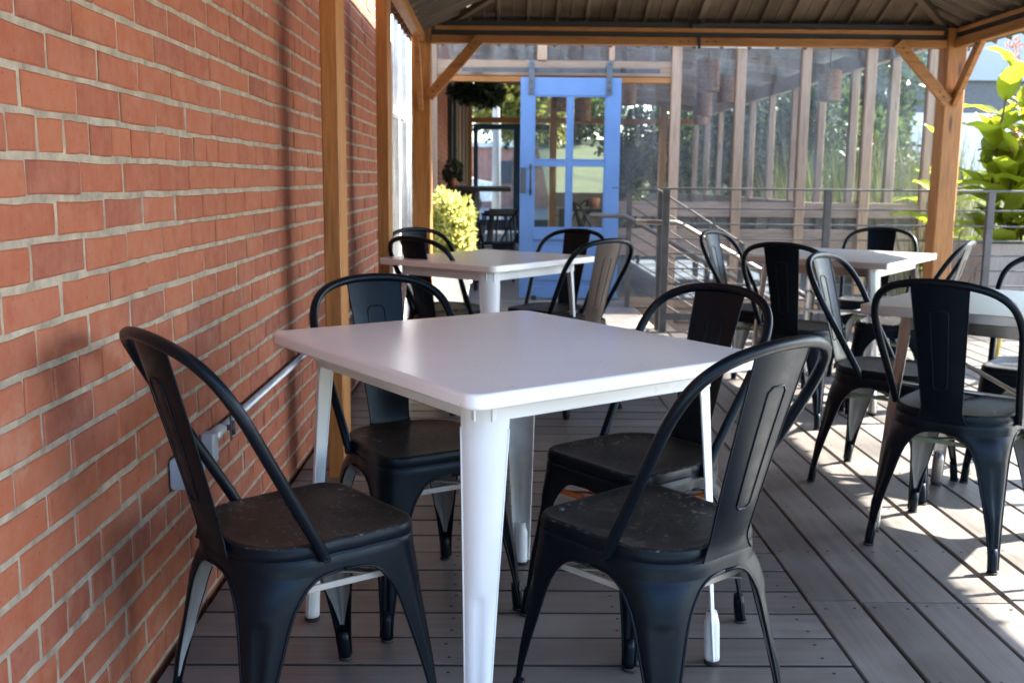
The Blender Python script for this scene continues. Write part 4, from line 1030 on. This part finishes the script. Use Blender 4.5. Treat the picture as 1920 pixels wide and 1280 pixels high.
tree(0.5, 34.0, 0.9, 6.5, 2.2, 'yellow green tree above the far glazed door', 'yellow_leaf', 7000, 24, low=0.2, size=0.26)
tree(0.9, 47.0, 2.9, 5.0, 2.6, 'dark bush on the bank left of the other bank bush', 'green_leaf', 8000, 41, low=0.02, size=0.3)
tree(7.0, 46.0, 2.8, 6.0, 4.0, 'broad tree on the lawn bank far behind', 'yellow_leaf', 7000, 25, low=0.2, size=0.4)
tree(10.0, 30.0, -0.3, 6.0, 2.6, 'round tree right of the lawn bank far behind', 'green_leaf', 6000, 26, low=0.2, size=0.3)
tree(7.6, 20.5, -0.6, 3.2, 1.5, 'green shrub in the sun farther outside the patio', 'green_leaf', 4000, 28, low=0.05)
tree(2.7, 21.0, 0.0, 2.2, 0.55, 'dark potted shrub standing inside the far end of the patio', 'green_leaf', 2600, 29, low=0.1, size=0.1)

# grove and lawn behind the viewpoint, mirrored in the door panes and the clear panels
b = MB(); rgw = random.Random(77)
for i in range(15):
    x = -14+i*3.0+rgw.uniform(-.8, .8); y_ = -24+rgw.uniform(-2.5, 2.5); h = rgw.uniform(5.5, 8.0)
    b.tube([(x, y_, -0.6), (x+.2, y_, h*0.5)], [0.2, 0.1], 6)
    leafcloud(b, 1500, [((x+rgw.gauss(0, .7), y_+rgw.gauss(0, .7), h*rgw.uniform(.25, .75)), (1.7, 1.7, h*.24)) for _ in range(6)], 0.5, rgw, up=0.1, shell=0.3)
b.build('distant_grove', 'green_leaf', kind='stuff')
g = MB(); g.grid([[(-22, y_, z), (34, y_, z)] for y_, z in ((-30, 0.6), (-20, 0.3), (-12, -0.3), (-7, -0.59))]); g.build('lawn_bank', 'lawn', kind='structure')
# ------------------------------------------------------------------ far buildings, car
fb = thing('long_grey_building', 'pale blue grey building with dark window bands far right', 'building', (20, 34, -0.6))
for (z0, z1, mt) in ((0, 4.0, 'facade_white'), (5.05, 6.9, 'facade_grey'), (7.5, 8.4, 'facade_grey'), (9.1, 10.2, 'facade_grey')):
    b = MB(); b.cbox(-7.5, 22, 0, 8, z0, z1, 0.02); b.build('wall', mt, fb)
for (z0, z1) in ((4.0, 5.05), (6.9, 7.5), (8.4, 9.1)):
    b = MB(); b.box(-7.4, 22, 0.25, 8, z0, z1); b.build('window_band', 'facade_stripe', fb)
rb = thing('brick_house', 'low red brick building across the street behind the far door', 'building', (-9, 62, 1.4))
b = MB(); b.cbox(0, 16, 0, 6, -2.0, 1.6, 0.02); b.build('wall', 'facade_brick', rb)
b = MB(); b.cbox(-0.3, 16.3, -0.3, 6.3, 1.6, 1.9, 0.02); b.build('roof', 'facade_white', rb)
for k_ in range(4):
    b = MB(); b.cbox(1.5+k_*3.6, 3.1+k_*3.6, -0.03, 0.0, -0.6, 0.8, 0.005); b.build('window', 'facade_stripe', rb)
tree(2.6, 41.0, 2.4, 4.2, 2.4, 'dark bush on the lawn bank seen through the upper door panes', 'green_leaf', 9000, 31, low=0.02, size=0.24)
tree(6.2, 24.0, -0.6, 5.0, 1.9, 'dense dark tree behind the third clear panel', 'green_leaf', 7000, 32, low=0.1, size=0.22)
cr = thing('parked_car', 'white parked car seen through the far glazed door', 'car', (-2.2, 29.5, 0.1))
b = MB(); prof = [(-2.1, .35), (-2.15, .75), (-1.3, .92), (-0.7, 1.38), (0.7, 1.42), (1.5, 1.0), (2.1, .9), (2.15, .4)]
b.add([(x_, s_, z_) for s_ in (-.85, .85) for x_, z_ in prof], [tuple(range(8)), tuple(range(15, 7, -1))]+[(i, 8+i, 8+(i+1) % 8, (i+1) % 8) for i in range(8)]); b.build('body', 'car_white', cr)
b = MB(); b.add([(-0.95, -.856, 1.0), (-.62, -.856, 1.30), (.62, -.856, 1.34), (1.2, -.856, 1.03)], [(0, 1, 2, 3)]); b.build('window', 'car_glass', cr)
for xx in (-1.35, 1.35):
    b = MB(); b.tube([(xx, -.90, .33), (xx, -.68, .33)], .33, 16); wl = b.build('wheel', 'rubber', cr)
    b = MB(); b.tube([(xx, -.912, .33), (xx, -.902, .33)], .18, 12); b.build('rim', 'galvanised', wl)
lp = thing('street_lamp', 'slim street lamp seen above the far glazed door', 'street lamp', (-1.35, 38, 0.9))
b = MB(); b.tube([(0, 0, 0), (0, 0, 3.6), (0.3, 0, 3.75)], [0.07, 0.05, 0.04], 8); b.build('pole', 'track_grey', lp)
b = MB(); b.cbox(0.25, 0.6, -0.08, 0.08, 3.7, 3.8, 0.02); b.build('lamp_head', 'track_grey', lp)
b = MB(); b.tube([(-0.1, 26.0, -0.6), (-0.1, 26.0, 5.5)], [0.11, 0.10], 12); o = b.build('street_pole', 'ground_pale'); o['label'] = 'thick pale pole standing behind the far glazed door'; o['category'] = 'pole'

# ------------------------------------------------------------------ inside the patio
lan = [(2.12, 10.6, 2.20), (2.60, 11.9, 2.18), (3.40, 10.7, 2.12), (2.75, 14.0, 2.16), (1.45, 12.0, 2.15), (1.15, 14.5, 2.1), (3.2, 16.5, 2.18), (0.75, 12.6, 2.12)]
LB = ['hanging wicker lamp in the second clear panel, near the top', 'hanging wicker lamp behind the third stud', 'large hanging wicker lamp in the fourth clear panel', 'smaller hanging wicker lamp low in the third clear panel', 'hanging wicker lamp right of the blue door', 'hanging wicker lamp seen in the right door pane', 'far small hanging wicker lamp near the side wall', 'hanging wicker lamp seen in the left door pane']
for (x, y, z), lb in zip(lan, LB):
    t = thing('hanging_lamp', lb, 'lamp', (x, y, z), 0, 'wicker lamps hanging in the patio')
    b = MB(); b.tube([(0, 0, -0.17), (0, 0, 0.14)], 0.115, 16, cap=False); b.tube([(0, 0, 0.14), (0, 0, 0.16)], [0.115, 0.07], 16)
    for q in range(8): b.tube([(0.118*math.cos(a*PI/8), 0.118*math.sin(a*PI/8), -0.16+q*0.041) for a in range(16)], 0.006, 5, closed=True)
    b.build('lamp_shade', 'wicker', t)
    b = MB(); b.tube([(0, 0, 0.15), (0, 0, 0.65)], 0.006, 6); b.build('cord', 'black_iron', t)
ct = thing('bar_counter', 'dark high bar counter against the wall inside the doorway', 'counter', (-0.74, 11.6, 0))
b = MB(); b.cbox(0, 0.86, 0, 2.6, 0.985, 1.03, 0.006); b.build('counter_top', 'dark_table', ct)
for (yy) in (0.3, 1.3, 2.3):
    b = MB(); b.cbox(0.06, 0.46, yy-0.15, yy+0.15, 0, 0.984, 0.004); b.build('cabinet', 'dark_table', ct)
b = MB(); b.cbox(0.05, 0.55, 0.1, 2.5, 0.45, 0.48, 0.004); b.build('shelf', 'dark_table', ct)
def stool(x, y, lab):
    t = thing('bar_stool', lab, 'stool', (x, y, 0), R(20), 'bar stools at the dark counter')
    b = MB(); b.cbox(-0.15, 0.15, -0.15, 0.15, 0.72, 0.75, 0.01); b.build('seat', 'dark_table', t)
    for sx, sy in ((-1, 1), (1, 1), (1, -1), (-1, -1)):
        b = MB(); b.tube([(sx*0.13, sy*0.13, 0.72), (sx*0.2, sy*0.2, 0)], 0.013, 8); b.build('leg', 'black_iron', t)
    b = MB(); b.tube([(-.17, -.17, .3), (.17, -.17, .3), (.17, .17, .3), (-.17, .17, .3)], 0.01, 6, closed=True); b.build('foot_ring', 'black_iron', t)
stool(-0.02, 11.35, 'dark bar stool in front of the near end of the counter'); stool(0.0, 12.2, 'dark bar stool at the middle of the counter'); stool(0.05, 13.0, 'dark bar stool at the far end of the counter')
hb = thing('hanging_plant', 'dark trailing plant hanging inside the top of the doorway', 'plant', (-0.26, 11.2, 2.03))
b = MB(); leafcloud(b, 1500, [((0, 0, 0.05), (0.27, 0.2, 0.13)), ((0.12, 0, 0.0), (0.16, 0.15, 0.12)), ((-0.14, 0, 0.02), (0.14, 0.15, 0.09))], 0.07, random.Random(5), up=-0.3, shell=0.3); b.build('foliage', 'dark_leaf', hb)
b = MB(); b.tube([(0, 0, 0.1), (0, 0, 0.9)], 0.006, 5); b.build('cord', 'black_iron', hb)
wd = thing('inner_window', 'dark framed window in the brick wall inside the patio', 'window', (WALLX, 15.4, 0.9))
for (y0, y1, z0, z1) in ((0, .12, 0, 1.6), (1.4, 1.52, 0, 1.6), (.12, 1.4, 0, .1), (.12, 1.4, 1.5, 1.6)):
    b = MB(); b.cbox(0, 0.07, y0, y1, z0, z1, 0.004); b.build('frame', 'black_iron', wd)
b = MB(); b.box(0.02, 0.03, .12, 1.4, .1, 1.5); b.build('pane', 'window_glass', wd)
for i, (yy, xx) in enumerate(((17.6, 0.10), (18.8, 0.12), (20.2, 0.14))):
    b = MB(); b.cbox(WALLX+0.003, WALLX+xx, yy, yy+0.16, 0, 2.9, 0.006); o = b.build('wall_pilaster', 'stud_z'); o['label'] = ['nearest brown timber strip on the inner brick wall', 'middle brown timber strip on the inner brick wall', 'farthest brown timber strip on the inner brick wall'][i]; o['category'] = 'timber strip'; o['group'] = 'timber strips on the inner wall'
for i, (yy, mt) in enumerate(((14.9, 'dark_leaf'), (15.9, 'green_leaf'))):
    t = thing('small_potted_plant', ['small dark potted plant on the near part of the counter end', 'small green potted plant at the far end of the counter'][i], 'plant', (-0.62, 13.2+i*0.8, 1.031), 0)
    b = MB(); b.tube([(0, 0, 0), (0, 0, 0.1)], [0.045, 0.06], 10); b.build('pot', 'terracotta', t)
    b = MB(); leafcloud(b, 260, [((0, 0, 0.18), (0.10, 0.10, 0.14))], 0.06, random.Random(i), up=0.4); b.build('foliage', mt, t)
def dining(x, y, lab):
    t = thing('dining_table', lab, 'table', (x, y, 0), 0, 'dark dining tables inside the patio')
    b = MB(); b.cbox(-0.75, 0.75, -0.4, 0.4, 0.73, 0.765, 0.006); b.build('table_top', 'dark_table', t)
    for sx, sy in ((-1, 1), (1, 1), (1, -1), (-1, -1)):
        b = MB(); b.cbox(sx*0.68-0.03, sx*0.68+0.03, sy*0.34-0.03, sy*0.34+0.03, 0, 0.729, 0.003); b.build('leg', 'dark_table', t)
dining(1.5, 13.3, 'dark dining table inside the patio behind the blue door'); dining(3.0, 11.6, 'dark dining table inside the patio behind the second stud'); dining(3.0, 15.2, 'dark dining table farthest inside the patio')
for (x, y, z, mt, lb) in ((1.22, 13.2, 0.766, 'terracotta', 'orange pot on the dining table seen through the left door pane'), (1.62, 13.1, 0.766, 'terracotta', 'orange pot on the dining table seen through the right door pane'), (2.62, 11.5, 0.766, 'terracotta', 'orange pot on the dining table behind the second stud'), (2.4, 11.5, 0.766, 'pot_white', 'pale cup on the dining table behind the second stud')):
    b = MB(); b.tube([(0, 0, 0), (0, 0, 0.13)], [0.055, 0.075], 12); o = b.build('table_pot', mt, None, (x, y, z)); o['label'] = lb; o['category'] = 'pot'
IC = [(0.95, 13.9, 200, 'dark chair on the far side of the dining table behind the blue door, left one'), (1.7, 13.9, 170, 'dark chair on the far side of the dining table behind the blue door, right one'), (1.2, 12.6, 10, 'dark chair on the near side of the dining table behind the blue door'), (-0.30, 10.55, 60, 'dark chair just inside the doorway at the near end of the bar counter'), (0.02, 10.95, 200, 'second dark chair just inside the doorway by the bar stools'), (2.7, 11.05, 80, 'dark chair at the near side of the dining table behind the second stud')]
for (x, y, th, lb) in IC:
    o = copy_tree(first, lb, (x, y, 0), R(th-90)); o['group'] = 'dark chairs inside the patio'
# light cord hanging along the pavilion beam
cdl = MB(); pts = []
for i in range(31):
    t = i/30; x = 0.42+t*3.5; pts.append((x, 9.56, 2.40-0.055*math.sin(PI*t)-0.01*t))
cdl.tube(pts, 0.006, 6); o = cdl.build('cable', 'cord_white'); o['label'] = 'thin pale cable sagging along the top of the clear panels'; o['category'] = 'cable'
